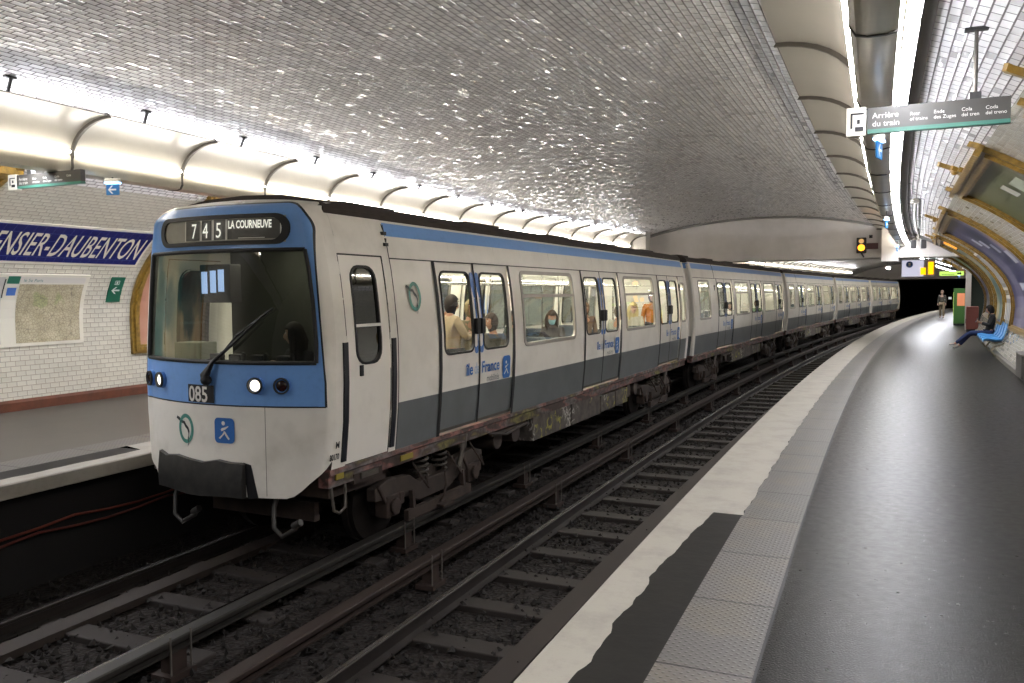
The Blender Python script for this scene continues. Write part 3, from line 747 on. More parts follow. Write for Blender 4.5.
def wheelset(root, y):
    mb = MB(); zc = -.58; r = .42
    for sx in (-1, 1):
        mb.cyl((sx*.70, y, zc), (sx*.77, y, zc), r+.025, 28); mb.cyl((sx*.76, y, zc), (sx*.83, y, zc), r, 28)
        mb.cyl((sx*.83, y, zc), (sx*.88, y, zc), .16, 18)
    mb.cyl((-.7, y, zc), (.7, y, zc), .08, 12)
    return mb.build('wheelset', mat('dark_wheel_steel', '2f2a27', .5, .6, dirt=.6), root, smooth=40)
def bogie(root, yc, near=True):
    mb = MB()
    for sx in (-1, 1):
        x = sx*.99
        # swan necked side frame
        pts = [(-1.25, -.5), (-1.25, -.36), (-1.0, -.3), (-.55, -.34), (-.35, -.46), (.35, -.46), (.55, -.34), (1.0, -.3), (1.25, -.36), (1.25, -.5), (1.0, -.52), (.6, -.58), (.35, -.68), (-.35, -.68), (-.6, -.58), (-1.0, -.52)]
        mb.prism(pts, lambda y, z: (x-.06, yc+y, z), lambda y, z: (x+.06, yc+y, z))
    mb.box((0, yc, -.45), (1.9, .4, .18)); b = mb.build('bogie', M_under2, root, bevel=.012)
    for y in (-.95, .95): 
        w = wheelset(root, yc+y); w.name = 'wheelset'; w.parent = b
        mb = MB()
        for sx in (-1, 1):
            mb.box((sx*1.0, yc+y, -.6), (.17, .26, .24)); mb.cyl((sx*1.09, yc+y, -.6), (sx*1.13, yc+y, -.6), .09, 16)
            mb.box((sx*1.0, yc+y+.2, -.56), (.14, .1, .14)); mb.bar((sx*1.05, yc+y-.25, -.34), (sx*1.05, yc+y-.06, -.62), .05)
        mb.build('axle_box', M_under, b, bevel=.015)
    mb = MB()
    for sx in (-1, 1):
        for dy in (-.22, .22):
            hx = [(sx*.99+.085*cos(a), yc+dy+.085*sin(a), -.42+.34*a/(2*pi*5)) for a in [2*pi*k/10 for k in range(51)]]
            mb.tube(hx, .016, 6)
        mb.cyl((sx*1.13, yc+.62, -.1), (sx*1.1, yc+.5, -.5), .035, 10); mb.cyl((sx*1.13, yc+.6, -.04), (sx*1.125, yc+.57, -.22), .05, 12)
    mb.build('suspension', M_iron, b, smooth=50)
    mb = MB()
    for sx in (-1, 1):      # current collector beam and shoe
        mb.box((sx*1.12, yc, -.76), (.06, 1.5, .12)); mb.box((sx*1.17, yc, -.79), (.16, .26, .03))
        mb.bar((sx*1.1, yc-.6, -.5), (sx*1.12, yc-.6, -.76), .05); mb.bar((sx*1.1, yc+.6, -.5), (sx*1.12, yc+.6, -.76), .05)
        mb.tube([(sx*1.14, yc+.1, -.42), (sx*1.2, yc+.02, -.55), (sx*1.19, yc-.02, -.68), (sx*1.16, yc-.05, -.76)], .014, 6)
        for dy in (-.5, .3, .9): mb.tube([(sx*1.05, yc+dy, -.2), (sx*1.16, yc+dy+.05, -.4), (sx*1.17, yc+dy+.16, -.52), (sx*1.1, yc+dy+.22, -.4)], .013, 6)
    mb.build('current_collector', M_under, b)
    return b
def hanging_people(): pass

DOORS1 = [(2.4, 4.45), (7.35, 9.4), (12.3, 14.22)]; WIN1 = [(4.85, 6.86), (9.78, 11.85)]
DOORS2 = [(3.05, 5.1), (8.0, 10.05), (12.95, 14.75)]; WIN2 = [(.95, 2.1), (5.55, 7.55), (10.5, 12.5)]
def make_car(cab):
    L1 = 15.12 if not cab else 14.98
    y_start = 1.5 if cab else .32
    doors = DOORS1 if cab else DOORS2; wins = WIN1 if cab else WIN2
    root = empty('metro_car', (0, 0, 0), 'x', 'metro car')
    # ---- shell: lower panels with window holes, header band, gutter
    mb = MB()
    for side in (-1, 1):
        fn = S(side)
        y = y_start
        for d0, d1 in doors+[(L1, None)]:
            inside = [w for w in wins if w[0] > y-.1 and w[1] < d0+.1]
            if inside:
                for w0, w1 in inside: plate_hole(mb, fn, y, d0, ZB, 2.13, (w0, w1, 1.03, 2.02, .08)); 
            elif cab and d0 == L1: plate_hole(mb, fn, y, d0, ZB, 2.13, (14.36, 14.78, 1.03, 1.95, .08))
            else: plate(mb, fn, y, d0, ZB, 2.13, 10)
            if d1: y = d1
        plate(mb, fn, y_start, L1, 2.13, 2.56, 5)
        plate(mb, S(side, .004), y_start, L1, 2.126, 2.14, 1, 1)
        # inner lining behind the sills and header
        plate(mb, S(side, -.07), y_start, L1, 2.08, 2.3, 1, 2)
    # end walls
    for y in ([y_start, L1] if not cab else [L1]):
        pts = [(-hw(.05)+.0, .05), (hw(.05), .05)]+[(hw(z), z) for z in (.5, .9, 1.3, 1.7, 2.0, 2.36, 2.5, 2.58)]+[(.85, 2.66), (.4, 2.71), (-.4, 2.71), (-.85, 2.66)]+[(-hw(z), z) for z in (2.58, 2.5, 2.36, 2.0, 1.7, 1.3, .9, .5)]
        mb.face([mb.vert((x, y, z)) for x, z in pts], None, 0)
    mb.build('body_shell', [M_liv, M_black, M_in], root, smooth=40)
    if not cab:
        mb = MB()
        for side in (-1, 1): plate(mb, S(side, .006), 2.84, 2.89, 2.14, 2.56, 4)
        mb.build('header_joint', M_black, root)
    # corner posts, white rounded
    mb = MB()
    for side in (-1, 1):
        for y in ([.34, L1-.02] if not cab else [L1-.02]):
            mb.tube([S(side, -.02)(y, z) for z in (.05, .5, .9, 1.3, 1.7, 2.0, 2.36, 2.5)], .055, 10)
    mb.build('corner_post', M_white, root, smooth=60)
    # roof
    mb = MB(); rp = [(-1.02, 2.53), (-1.02, 2.6), (-.95, 2.68), (-.5, 2.75), (0, 2.77), (.5, 2.75), (.95, 2.68), (1.02, 2.6), (1.02, 2.53)]
    y0 = .55 if cab else .28
    a = [mb.vert((x, y0, z)) for x, z in rp]; b = [mb.vert((x, L1+.05, z)) for x, z in rp]
    for i in range(len(rp)-1): mb.face((a[i], a[i+1], b[i+1], b[i]))
    mb.face(a); mb.face(b[::-1])
    for k in range(5): mb.box((0, 2.2+3*k, 2.78), (.8, 1.1, .05))
    mb.build('roof', M_roof, root, smooth=40)
    # floor and interior ceiling, lights
    mb = MB(); yb = y_start+.02
    mb.box((0, (yb+L1)/2, -.01), (2.3, L1-yb-.04, .06)); mb.build('floor_panel', M_infl, root)
    mb = MB(); mb.box((0, (yb+L1)/2, 2.3), (2.1, L1-yb-.04, .02)); mb.build('ceiling_panel', M_in, root)
    mb = MB()
    for x in (-.6, .6): mb.box((x, (yb+L1)/2, 2.275), (.12, L1-yb-.6, .02))
    mb.build('ceiling_light', M_carl, root)
    # seats and poles
    bays = [((d[1]+e[0])/2) for d, e in zip(doors, doors[1:])]
    mb = MB(); mp = MB()
    for yc in bays+([1.55] if not cab else []):
        for sx in (-1, 1):
            for k, dy in enumerate((-.62, .62)):
                if yc < 2 and k == 1: continue
                mb.box((sx*.72, yc+dy*.95, .44), (.84, .44, .09)); mb.box((sx*.72, yc+dy*1.45, .72), (.84, .08, .56)); mb.box((sx*.72, yc+dy*.95, .2), (.5, .3, .4))
                mp.cyl((sx*.3, yc+dy*1.45, .02), (sx*.3, yc+dy*1.45, 2.28), .016, 8)
    for d0, d1 in doors: mp.cyl((0, (d0+d1)/2, .02), (0, (d0+d1)/2, 2.28), .018, 8)
    mp.cyl((-.45, yb+.3, 1.9), (-.45, L1-.3, 1.9), .015, 8); mp.cyl((.45, yb+.3, 1.9), (.45, L1-.3, 1.9), .015, 8)
    mb.build('bench_seats', M_seatb, root, bevel=.03); mp.build('grab_poles', M_chrome, root, smooth=60)
    # windows and doors
    for side in (-1, 1):
        for w0, w1 in wins: window_set(root, side, w0, w1, 1.03, 2.02, transom=(w1-w0 > 1.5))
        if cab: window_set(root, side, 14.36, 14.78, 1.03, 1.95, False, True)
        for i, (d0, d1) in enumerate(doors):
            m = (d0+d1)/2; q = (d1-d0)/2
            l1 = door_leaf(root, side, d0, m, d0+.15*q, m-.15, 1); l2 = door_leaf(root, side, m, d1, m+.15, d1-.15*q, -1)
            if side > 0: logo_mobility(root, (l1, l2), side, m, .72)
        # small door release panel
        mb = MB(); yy = 14.3 if cab else 2.72
        c = S(side, .0)(yy+.02, 1.86); mb.box(c, (.02, .09, .16)); mb.build('release_button', M_dgrey, root)
    # sill beam
    for side in (-1, 1):
        mb = MB(); y0 = .35 if cab else .32
        pr = [(side*1.19, .05), (side*1.2, .0), (side*1.17, -.02), (side*1.17, -.13), (side*1.05, -.13), (side*1.05, .05)]
        a = [mb.vert((x, y0, z)) for x, z in pr]; b = [mb.vert((x, L1, z)) for x, z in pr]
        for i in range(6): mb.face((a[i], a[(i+1) % 6], b[(i+1) % 6], b[i]))
        mb.face(a); mb.face(b[::-1]); 
        mb.build('sill_beam', M_sill, root)
    # equipment cases between bogies
    mb = MB()
    for y0, y1 in ((5.3, 6.9), (6.95, 8.4), (8.45, 9.3), (9.35, 10.1)):
        for side in (-1, 1): mb.box((side*.9, (y0+y1)/2, -.33 if y0 > 8 else -.31), (.5, y1-y0, .38 if y0 < 8.4 else .3))
    mb.box((0, 7.6, -.25), (1.4, 5, .2))
    mb.build('equipment_case', M_tag, root, bevel=.015)
    bogie(root, 2.55); bogie(root, 12.6)
    # small underframe clutter
    mb = MB()
    for yy in (4.3, 4.9, 10.5, 11.0):
        mb.cyl((.5, yy, -.3), (1.05, yy, -.3), .14, 14)
    for side in (-1, 1):
        mb.tube([(side*1.1, 3.9, -.16), (side*1.14, 4.4, -.24), (side*1.1, 5.2, -.2)], .02, 6); mb.bar((side*1.08, 4.0, -.2), (side*1.08, 5.2, -.2), .05)
    mb.build('air_reservoir', M_under2, root, smooth=50)
    # gangway / coupling at the rear
    mb = MB(); mb.box((0, L1+.13, -.42), (.35, .3, .22)); mb.cyl((0, L1-.1, -.42), (0, L1+.26, -.42), .09, 12)
    for sx in (-1, 1): mb.tube([(sx*.5, L1, -.1), (sx*.5, L1+.12, -.35), (sx*.5, L1+.24, -.1)], .025, 8)
    mb.build('coupling', M_under, root)
    return root

def lathe(mb, p, n, prof, seg=22, m=0):
    p = Vector(p); n = Vector(n).normalized(); x = n.cross(Vector((0, 0, 1)) if abs(n.z) < .9 else Vector((1, 0, 0))).normalized(); y = n.cross(x)
    rows = [[mb.vert(p+n*h+(x*cos(2*pi*k/seg)+y*sin(2*pi*k/seg))*r) for k in range(seg)] for r, h in prof]
    for A, B in zip(rows, rows[1:]):
        for k in range(seg): mb.face((A[k], A[(k+1) % seg], B[(k+1) % seg], B[k]), None, m)
    return mb
def front_y(x, z):
    a = abs(x)/1.15
    y = .03+.27*a*a+.07*max(0, z-.9)/1.5
    if z > 2.5: y += 1.6*(z-2.5)**2*4
    return y
def build_cab(root):
    # front skin as a grid (a across, z up)
    NA = 34
    def FP(a, z, off=0.):
        h = hw(z); c = .13; s = -1 if a < 0 else 1; aa = abs(a)
        if aa <= .88:
            x = aa/.88*(h-c); return (s*x, front_y(x, z)-off, z)
        th = (aa-.88)/.12*pi/2; x0 = h-c; yc = front_y(x0, z)+c
        return (s*(x0+(c+off)*sin(th)), yc-(c+off)*cos(th)-.0, z)
    av = sorted(set([-1+2*i/NA for i in range(NA+1)]+[-.88, .88, -.965, -.93, .93, .965, -.9, .9]))
    AW = .88
    zv = [-.22, -.16, -.1, 0, .1, .2, .3, .4, .5, .6, .67, .75, .85, .95, 1.04, 1.1, 1.2, 1.3, 1.4, 1.5, 1.6, 1.7, 1.8, 1.9, 2.0, 2.1, 2.18, 2.25, 2.3, 2.4, 2.45, 2.5, 2.54, 2.575, 2.6, 2.615]
    mb = MB(); idx = {}
    def zlow(a): return -.22+max(0, abs(a)-.72)**1.5*2.4
    for i, a in enumerate(av):
        for j, z in enumerate(zv):
            zz = max(z, zlow(a)) if z < .3 else z
            idx[i, j] = mb.vert(FP(a, zz))
    for i in range(len(av)-1):
        for j in range(len(zv)-1):
            am, zm = (av[i]+av[i+1])/2, (zv[j]+zv[j+1])/2
            if abs(am) < AW and 1.1 < zm < 2.18: continue            # windscreen opening
            mb.face((idx[i, j], idx[i+1, j], idx[i+1, j+1], idx[i, j+1]))
    # sides of the cab back to the body, with the driver's door opening
    for side in (-1, 1):
        fn = S(side)
        y00 = lambda z: front_y(hw(z)-.13, z)+.13
        zs = [z for z in zv if z >= .04]+[]
        g = [(mb.vert(fn(y00(z), max(z, .05))), mb.vert(fn(.6, max(z, .05)))) for z in [.0]+zs if z <= 2.56]
        for a, b in zip(g, g[1:]): mb.face((a[0], a[1], b[1], b[0]))
        plate(mb, fn, .6, 1.36, 2.15, 2.56, 4); plate(mb, fn, 1.36, 1.5, .05, 2.56, 12)
    # cap towards the roof
    zt = 2.615; topf = [FP(a, zt) for a in av]
    rowA = [mb.vert(p) for p in topf]; rowB = [mb.vert((p[0]*.97, max(p[1], .32)+.06, 2.65+.05*(1-(p[0]/1.0)**2) if abs(p[0]) < 1 else 2.63)) for p in topf]
    rowC = [mb.vert((p[0]*.985, .72, 2.66+.06*(1-min(1, abs(p[0]))**2))) for p in topf]
    for A, B in ((rowA, rowB), (rowB, rowC)):
        for i in range(len(av)-1): mb.face((A[i], A[i+1], B[i+1], B[i]))
    for side in (-1, 1):   # white cheek joining side and roof
        k = 0 if side < 0 else len(av)-1
        zs2 = [2.5, 2.54, 2.575, 2.6, 2.615]
        g = [(mb.vert(FP(side, z)), mb.vert((side*(hw(min(z, 2.58))-(.0 if z < 2.58 else .03)), 1.5, z))) for z in zs2]+[(mb.vert(topf[k]), mb.vert((side*.93, 1.5, 2.65)))]
        for a, b in zip(g, g[1:]): mb.face((a[0], a[1], b[1], b[0]))
    mb.build('cab_front', M_livF, root, smooth=38)
    # driver's door
    for side in (-1, 1):
        mb = MB(); plate_hole(mb, S(side, -.01), .6, 1.36, .06, 2.14, (.78, 1.18, 1.06, 2.02, .13)); d = mb.build('cab_door', M_liv_plain, root, smooth=50)
        mb = MB(); framepart(mb, side, (.755, 1.205, 1.035, 2.045), (.78, 1.18, 1.06, 2.02), .15, .13, out=.0, inn=-.04); mb.build('window_seal', M_rubber, d, smooth=50)
        mb = MB(); pane(mb, side, .77, 1.19, 1.05, 2.03, .13, off=-.02); mb.build('pane', glass('dark_cab_glass', '6c716e', 2.), d, smooth=60)
        mb = MB(); plate(mb, S(side, .006), .765, 1.195, 1.42, 1.45, 1); mb.build('window_bar', M_white, d)
        mb = MB(); mb.box(S(side, .0)(.83, .98), (.02, .045, .11)); mb.build('handle', M_black, d)
        mb = MB()
        for y in (.56, 1.41): plate(mb, S(side, .02), y-.035, y+.035, .1, 1.28, 8); plate(mb, S(side, .0), y-.035, y-.034, .1, 1.28, 6)
        for y in (.56, 1.41):
            for e in (-.035, .035):
                g = [(mb.vert(S(side, .0)(y+e, .1+1.18*k/6)), mb.vert(S(side, .02)(y+e, .1+1.18*k/6))) for k in range(7)]
                for a, b in zip(g, g[1:]): mb.face((a[0], a[1], b[1], b[0]))
        mb.build('hand_rail', mat('black_rail_cover', '1d1f27', .4), root)
        mb = MB(); g = [.598, 1.362]
        for y in g: plate(mb, S(side, .002), y-.006, y+.006, .1, 2.15, 8)
        plate(mb, S(side, .002), .598, 1.362, 2.145, 2.155, 1); plate(mb, S(side, .003), 1.495, 1.512, .05, 2.5, 10); mb.build('door_gap', M_black, root)
        mb = MB()
        for z in (2.12+.28, 2.12+.16): mb.box(S(side, .01)(1.47, z), (.04, .06, .035))
        mb.build('marker_lamp', M_black, root)
    # gutter end
    # windscreen seal and glass
    mb = MB(); seal = MB(); nA = 24
    def row(z, off, A=AW): return [FP(-A+2*A*k/nA, z, off) for k in range(nA+1)]
    for za, zb in zip([1.1, 1.4, 1.7, 2.0], [1.4, 1.7, 2.0, 2.18]):
        a = [mb.vert(p) for p in row(za, -.012)]; b = [mb.vert(p) for p in row(zb, -.012)]
        for k in range(nA): mb.face((a[k], a[k+1], b[k+1], b[k]))
    ws = mb.build('windscreen', M_glassW, root, smooth=60)
    for z, dz in ((1.095, .03), (2.18, -.03)):
        seal.tube([FP(-AW+2*AW*k/nA, z, .004) for k in range(nA+1)], .02, 8)
    for s in (-1, 1): seal.tube([FP(s*AW, 1.095+1.085*k/6, .004) for k in range(7)], .022, 8)
    seal.build('seal', M_rubber, ws, smooth=60)
    # destination box: black surround, pale inner glass, lettering
    def ff(off): return lambda x, z: (x, front_y(x, z)-off, z)
    def rr(x0, x1, z0, z1, r, n=8, ny=12):
        return ring(x0, x1, z0, z1, r, nz=2, na=n, ny=ny)
    mb = MB(); A = rr(-.8, .86, 2.235, 2.53, .14); B = rr(-.73, .79, 2.275, 2.49, .105)
    bridge(mb, ff(.02), A, B); bridge(mb, ff(.02), A, A, 0, ff(-.01)); bridge(mb, ff(.02), B, B, 0, ff(-.0)); ds = mb.build('destination_display', M_rubber, root, smooth=50)
    mb = MB(); 
    def dcell(m_, x0, x1, z0, z1, off, mi=0):
        n = max(1, int((x1-x0)/.08)); a = [mb.vert(ff(off)(x0+(x1-x0)*k/n, z0)) for k in range(n+1)]; b = [mb.vert(ff(off)(x0+(x1-x0)*k/n, z1)) for k in range(n+1)]
        for k in range(n): mb.face((a[k], a[k+1], b[k+1], b[k]), None, mi)
    dcell(mb, -.76, .82, 2.255, 2.51, .004)
    mb.build('display_back', mat('dusty_display_glass', 'a09d90', .4, dirt=.4), ds)
    mb = MB(); 
    dcell(mb, -.36, .77, 2.29, 2.48, .008, 0)
    for x0, x1 in ((-.36, -.345), (-.14, -.11), (.02, .05), (.19, .215), (.77, .785)): dcell(mb, x0, x1, 2.285, 2.485, .011, 1)
    dcell(mb, .23, .76, 2.305, 2.375, .011, 3); dcell(mb, .34, .62, 2.295, 2.303, .012, 1)
    mb.build('roller_blind', [mat('black_blind', '4d4c46', .4), mat('blind_white', 'd8d8ce', .5), M_white, mat('grey_blind_field', '4b4a45', .5)], ds)
    mb = MB(); lm = lambda x0, z0: (lambda u, v: ff(.014)(x0+u, z0+v))
    
    for tx, x_ in (('7', -.26), ('4', -.1), ('5', .07)):
        m2 = MB(); add_text(m2, tx, .21, lm(x_, 2.31), xscale=.75); m2.build('display_digit', emis('backlit_lettering', 'e8e8dc', .35), ds)
    add_text(mb, 'LA COURNEUVE', .105, lm(.225, 2.395), xscale=.60, bold=.003)
    mb.build('display_lettering', emis('backlit_lettering', 'e8e8dc', .35), ds)
    # lamps
    for x, on in ((.54, True), (.8, False), (-.78, True), (-1.02, False)):
        z = .88; nrm = Vector((2*.27/1.15/1.15*x, -1, 0)).normalized(); p = Vector((x, front_y(x, z), z))
        mb = MB(); mb.tube([p-nrm*.01, p+nrm*.03], [.085, .085], 22); 
        h = mb.build('headlight' if on else 'tail_lamp', mat('blue_lamp_surround', '4d7fc4', .4) , root, smooth=40)
        mb = MB(); lathe(mb, p, nrm, [(.084, 0), (.078, .05), (.066, .052), (.06, .012)]); mb.build('lamp_rim', M_dgrey, h, smooth=40)
        mb = MB(); q = p+nrm*.035; lathe(mb, q, nrm, [(.062, -.02), (.06, -.008), (.04, .004), (.0005, .008)]); mb.build('lens', emis('lit_headlight', 'fff4df', .9) if on else mat('dark_red_lens', '2a1313', .15), h, smooth=60)
    # number plate 085
    x0, x1 = -.30, .06; mb = MB()
    n = 4; a = [mb.vert(ff(.012)(x0+(x1-x0)*k/n, .69)) for k in range(n+1)]; b = [mb.vert(ff(.012)(x0+(x1-x0)*k/n, .865)) for k in range(n+1)]
    for k in range(n): mb.face((a[k], a[k+1], b[k+1], b[k]))
    npl = mb.build('number_plate', M_black, root); mb = MB(); add_text(mb, '085', .215, lambda u, v: ff(.017)(-.285+u, .70+v), xscale=.84, bold=.004); mb.build('lettering', M_white, npl)
    # badges
    ring_logo(root, lambda u, v: ff(.006)(-.36+u, .41+v), .15)
    mb = MB(); bridge_fill(mb, ff(.006), ring(.05, .29, .30, .55, .045)); walker(mb, lambda u, v: ff(.01)(.17+u, .43+v), .25, 1); mb.build('walker_badge', [mat('livery_blue_print', '2f6ab3', .45), M_white], root)
    # operator badge on the side
    ring_logo(root, lambda u, v: (hw(1.72+v)+.014, 1.9+u, 1.72+v), .165)
    mb = MB(); add_text(mb, 'M', .09, lambda u, v: (hw(.26+v)+.022, .40+u*.9, .26+v), m=0, bold=.003); add_text(mb, '30170', .08, lambda u, v: (hw(.15+v)+.022, .32+u*.72, .15+v), bold=.003); mb.build('fleet_number', M_black, root)
    # panel seams on the front
    mb = MB()
    for x in (.62,):
        a = [mb.vert(ff(.002)(x-.003, z)) for z in (-.2, .67)]; b = [mb.vert(ff(.002)(x+.003, z)) for z in (-.2, .67)]; mb.face((a[0], b[0], b[1], a[1]))
    mb.build('panel_seam', mat('seam_grime', '6d675c', .7), root)
    # coupler cover: hanging rubber box
    mb = MB(); X = [-.84, -.7, -.5, -.3, -.1, .1, .25, .36, .4]; 
    def top(x): return .12+.012*sin(x*11)+.01*sin(x*23)+.03*(x < -.8)
    F = []
    for x in X:
        y = front_y(x, 0)-.02; F.append([mb.vert((x, y+.03, top(x))), mb.vert((x, y-.02, top(x)-.008)), mb.vert((x, y-.045, -.05)), mb.vert((x, y-.04, -.23+.012*sin(7*x))), mb.vert((x, y+.12, -.24))])
    for A, B in zip(F, F[1:]):
        for k in range(4): mb.face((A[k], B[k], B[k+1], A[k+1]))
    for A in (F[0], F[-1]): mb.face(A)
    mb.build('coupler_cover', mat('scuffed_black_cover', '1f1f1f', .45, dirt=.7, dscale=7, dcol='403e3a', bump=.4), root, smooth=50)
    mb = MB(); mb.prism([(.38, .12), (.46, .1), (.53, -.22), (.42, -.24)], lambda x, z: (x, front_y(x, z)-.005, z), lambda x, z: (x, front_y(x, z)+.1, z)); mb.build('cover_shadow', M_black, root)  # black slab painting the slanted shadow beside the cover
    # brake hoses
    for x in (-.7, .62):
        mb = MB(); y = .22
        mb.tube([(x, y+.05, -.2), (x, y-.02, -.33), (x+.03, y-.06, -.52), (x+.12, y-.05, -.6), (x+.25, y, -.52), (x+.27, y+.02, -.46)], .024, 8); mb.cyl((x+.22, y, -.5), (x+.31, y, -.45), .036, 8); mb.build('brake_hose', mat('dark_hose', '2f2c29', .5), root, smooth=60)
    # step loop and side steps, bogie front guard
    mb = MB(); x = 1.12
    mb.tube([(x, .42, .02), (x+.03, .42, -.2), (x+.04, .44, -.37), (x+.04, .52, -.41), (x+.04, .62, -.37), (x+.03, .64, -.2), (x, .64, .02)], .016, 8)
    mb.build('step_loop', M_iron, root, smooth=60)
    mb = MB(); mb.box((1.12, 1.0, -.12), (.12, .5, .1)); mb.box((1.19, 1.0, -.1), (.02, .3, .06), m=1); mb.box((1.19, .5, -.03), (.015, .12, .06), m=2); mb.box((1.2, 1.7, -.06), (.012, .25, .06), m=2)
    mb.build('step_board', [M_under, M_iron, mat('yellow_stencil', '8d7f2e', .6)], root)
    mb = MB(); mb.box((0, .75, -.5), (1.4, .08, .2));  mb.box((0, 1.0, -.15), (2.1, 1., .25)); mb.build('life_guard', M_under, root)
    mb = MB(); mb.box((0, 1.0, 2.26), (.5, .14, .03)); mb.build('added_cab_light', emis('added_cab_glow', 'fff0d8', 16.), root)  # lamp added so that the driver shows in the dark cab
    # cab interior
    mb = MB(); mb.box((0, 1.5, 1.2), (2.2, .03, 2.3)); mb.build('cab_bulkhead', mat('dark_cab_wall', '34352f', .7, dirt=.4, dscale=2), root)
    mb = MB(); mb.box((0, .98, .0), (2.1, .98, .06)); mb.prism([(.42, 1.0), (.7, 1.06), (.78, .98), (.78, .3), (.5, .3)], lambda y, z: (-.95, y, z), lambda y, z: (.95, y, z)); mb.build('driving_desk', mat('cab_desk', '4b4f45', .6), root, bevel=.02)
    mb = MB()
    for x in (-.5, -.2, .1, .45): mb.box((x, .62, 1.09), (.16, .1, .07)); mb.cyl((x+.1, .6, 1.06), (x+.1, .6, 1.15), .02, 8)
    mb.box((-.72, .55, 1.16), (.36, .25, .18), m=1)
    mb.build('desk_controls', [M_dgrey, mat('crumpled_pale_bag', '9fa48a', .7, bump=.6)], root, bevel=.015)
    mb = MB(); mb.box((-.34, .55, 1.87), (.42, .16, .4)); hd = mb.build('monitor_reflection_box', M_black, root, bevel=.01)  # windscreen reflection of platform monitors, modelled as a box inside the cab
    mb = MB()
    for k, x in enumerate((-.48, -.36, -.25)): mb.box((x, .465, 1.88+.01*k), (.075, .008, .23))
    mb.build('monitor_reflection_screen', emis('monitor_reflection_glow', '9fb4e0', .8), hd)
    mb = MB(); mb.box((.4, 1.1, .5), (.45, .42, .1)); mb.box((.4, 1.32, .8), (.42, .08, .6)); mb.cyl((.4, 1.12, .03), (.4, 1.12, .45), .05, 10); mb.build('driver_seat', M_black, root, bevel=.03)
    # wiper
    mb = MB(); f = ff(.05)
    mb.tube([f(.0, .93), f(-.02, .96), f(.08, 1.1), f(.35, 1.3), f(.58, 1.5)], [.05, .045, .02, .014, .012], 8); mb.tube([ff(.03)(.12, 1.12), ff(.03)(.35, 1.36), ff(.03)(.72, 1.62)], .012, 6)
    mb.sphere(f(.0, .92), .055, 10)
    mb.build('windscreen_wiper', M_black, root, smooth=50)
    # cab interior stays dark apart from the added light and the mirrored screens
M_liv_plain = None
def plain():
    t = NT('cab_door_white'); co = t.co('Object'); n = t.noise(co, 2.2, 5)
    return t.fin(t.mix(t.ramp(n, [(.45, 0.), (.85, .5)]), lin('e4e0d8'), lin('b3ada2')), .3, 0., None, .5)
M_liv_plain = plain()
def joint(k):
    x, y, t = path((k-.5)*CPL); return Vector((x, y, 0))
def place_car(e, k):
    A, B = joint(k), joint(k+1); d = (B-A); e.location = A; e.rotation_euler = (0, 0, math.atan2(d.y, d.x)-pi/2)
kids = lambda o: [c for c in bpy.data.objects if c.parent == o]
def copy_tree(o, parent=None):
    ch = CH.get(o, []); c = o.copy(); COL.objects.link(c); c.parent = parent
    for k in ch: copy_tree(k, c)
    return c
car1 = make_car(True); build_cab(car1); place_car(car1, 0); car1['label'] = 'leading white and blue metro car with the windscreen and driver cab'
car2 = make_car(False)
def split_islands(o, pad=.012):
    me = o.data; n = len(me.vertices); par = list(range(n))
    def find(a):
        while par[a] != a: par[a] = par[par[a]]; a = par[a]
        return a
    for e in me.edges:
        a, b = find(e.vertices[0]), find(e.vertices[1])
        if a != b: par[a] = b
    G = {}
    for i in range(n): G.setdefault(find(i), []).append(i)
    B = []
    for g in G.values():
        c = [me.vertices[i].co for i in g]; B.append([set(g), [min(v[k] for v in c)-pad for k in range(3)], [max(v[k] for v in c)+pad for k in range(3)]])
    ch = True
    while ch:
        ch = False
        for i in range(len(B)):
            for j in range(i+1, len(B)):
                if all(B[i][1][k] <= B[j][2][k] and B[j][1][k] <= B[i][2][k] for k in range(3)):
                    B[i] = [B[i][0] | B[j][0], [min(B[i][1][k], B[j][1][k]) for k in range(3)], [max(B[i][2][k], B[j][2][k]) for k in range(3)]]; B.pop(j); ch = True; break
            if ch: break
    if len(B) < 2: return
    for k, (vs, _, _) in enumerate(B):
        bm = bmesh.new(); bm.from_mesh(me); bm.verts.ensure_lookup_table()
        bmesh.ops.delete(bm, geom=[v for v in bm.verts if v.index not in vs], context='VERTS')
        m2 = bpy.data.meshes.new(o.name); bm.to_mesh(m2); bm.free()
        for m in me.materials: m2.materials.append(m)
        c = o.copy(); c.data = m2; COL.objects.link(c)
    bpy.data.objects.remove(o)
SPL = ('hand_rail', 'current_collector', 'air_reservoir', 'step_board', 'axle_box', 'suspension', 'bench_seats', 'grab_poles', 'equipment_case', 'ceiling_light', 'marker_lamp', 'corner_post', 'desk_controls', 'release_button', 'life_guard')
for o in list(bpy.data.objects):
    if o.type == 'MESH' and o.name.split('.')[0] in SPL: split_islands(o)
for o in bpy.data.objects:
    b_ = o.name.split('.')[0]
    if b_ in ('grab_poles', 'bench_seats'): o.name = {'grab_poles': 'grab_pole', 'bench_seats': 'bench_seat'}[b_]
CH = {}
for o in bpy.data.objects:
    if o.parent: CH.setdefault(o.parent, []).append(o)
cars = [car1, car2]
for k in range(3): cars.append(copy_tree(car2))
for k, lb in ((1, 'second metro car, directly coupled behind the leading car'), (2, 'third metro car, in the middle of the train'), (3, 'fourth metro car, next to last of the train'), (4, 'last metro car, at the dark tunnel mouth')):
    place_car(cars[k], k); cars[k]['label'] = lb; cars[k]['group'] = 'metro cars behind the leading car'

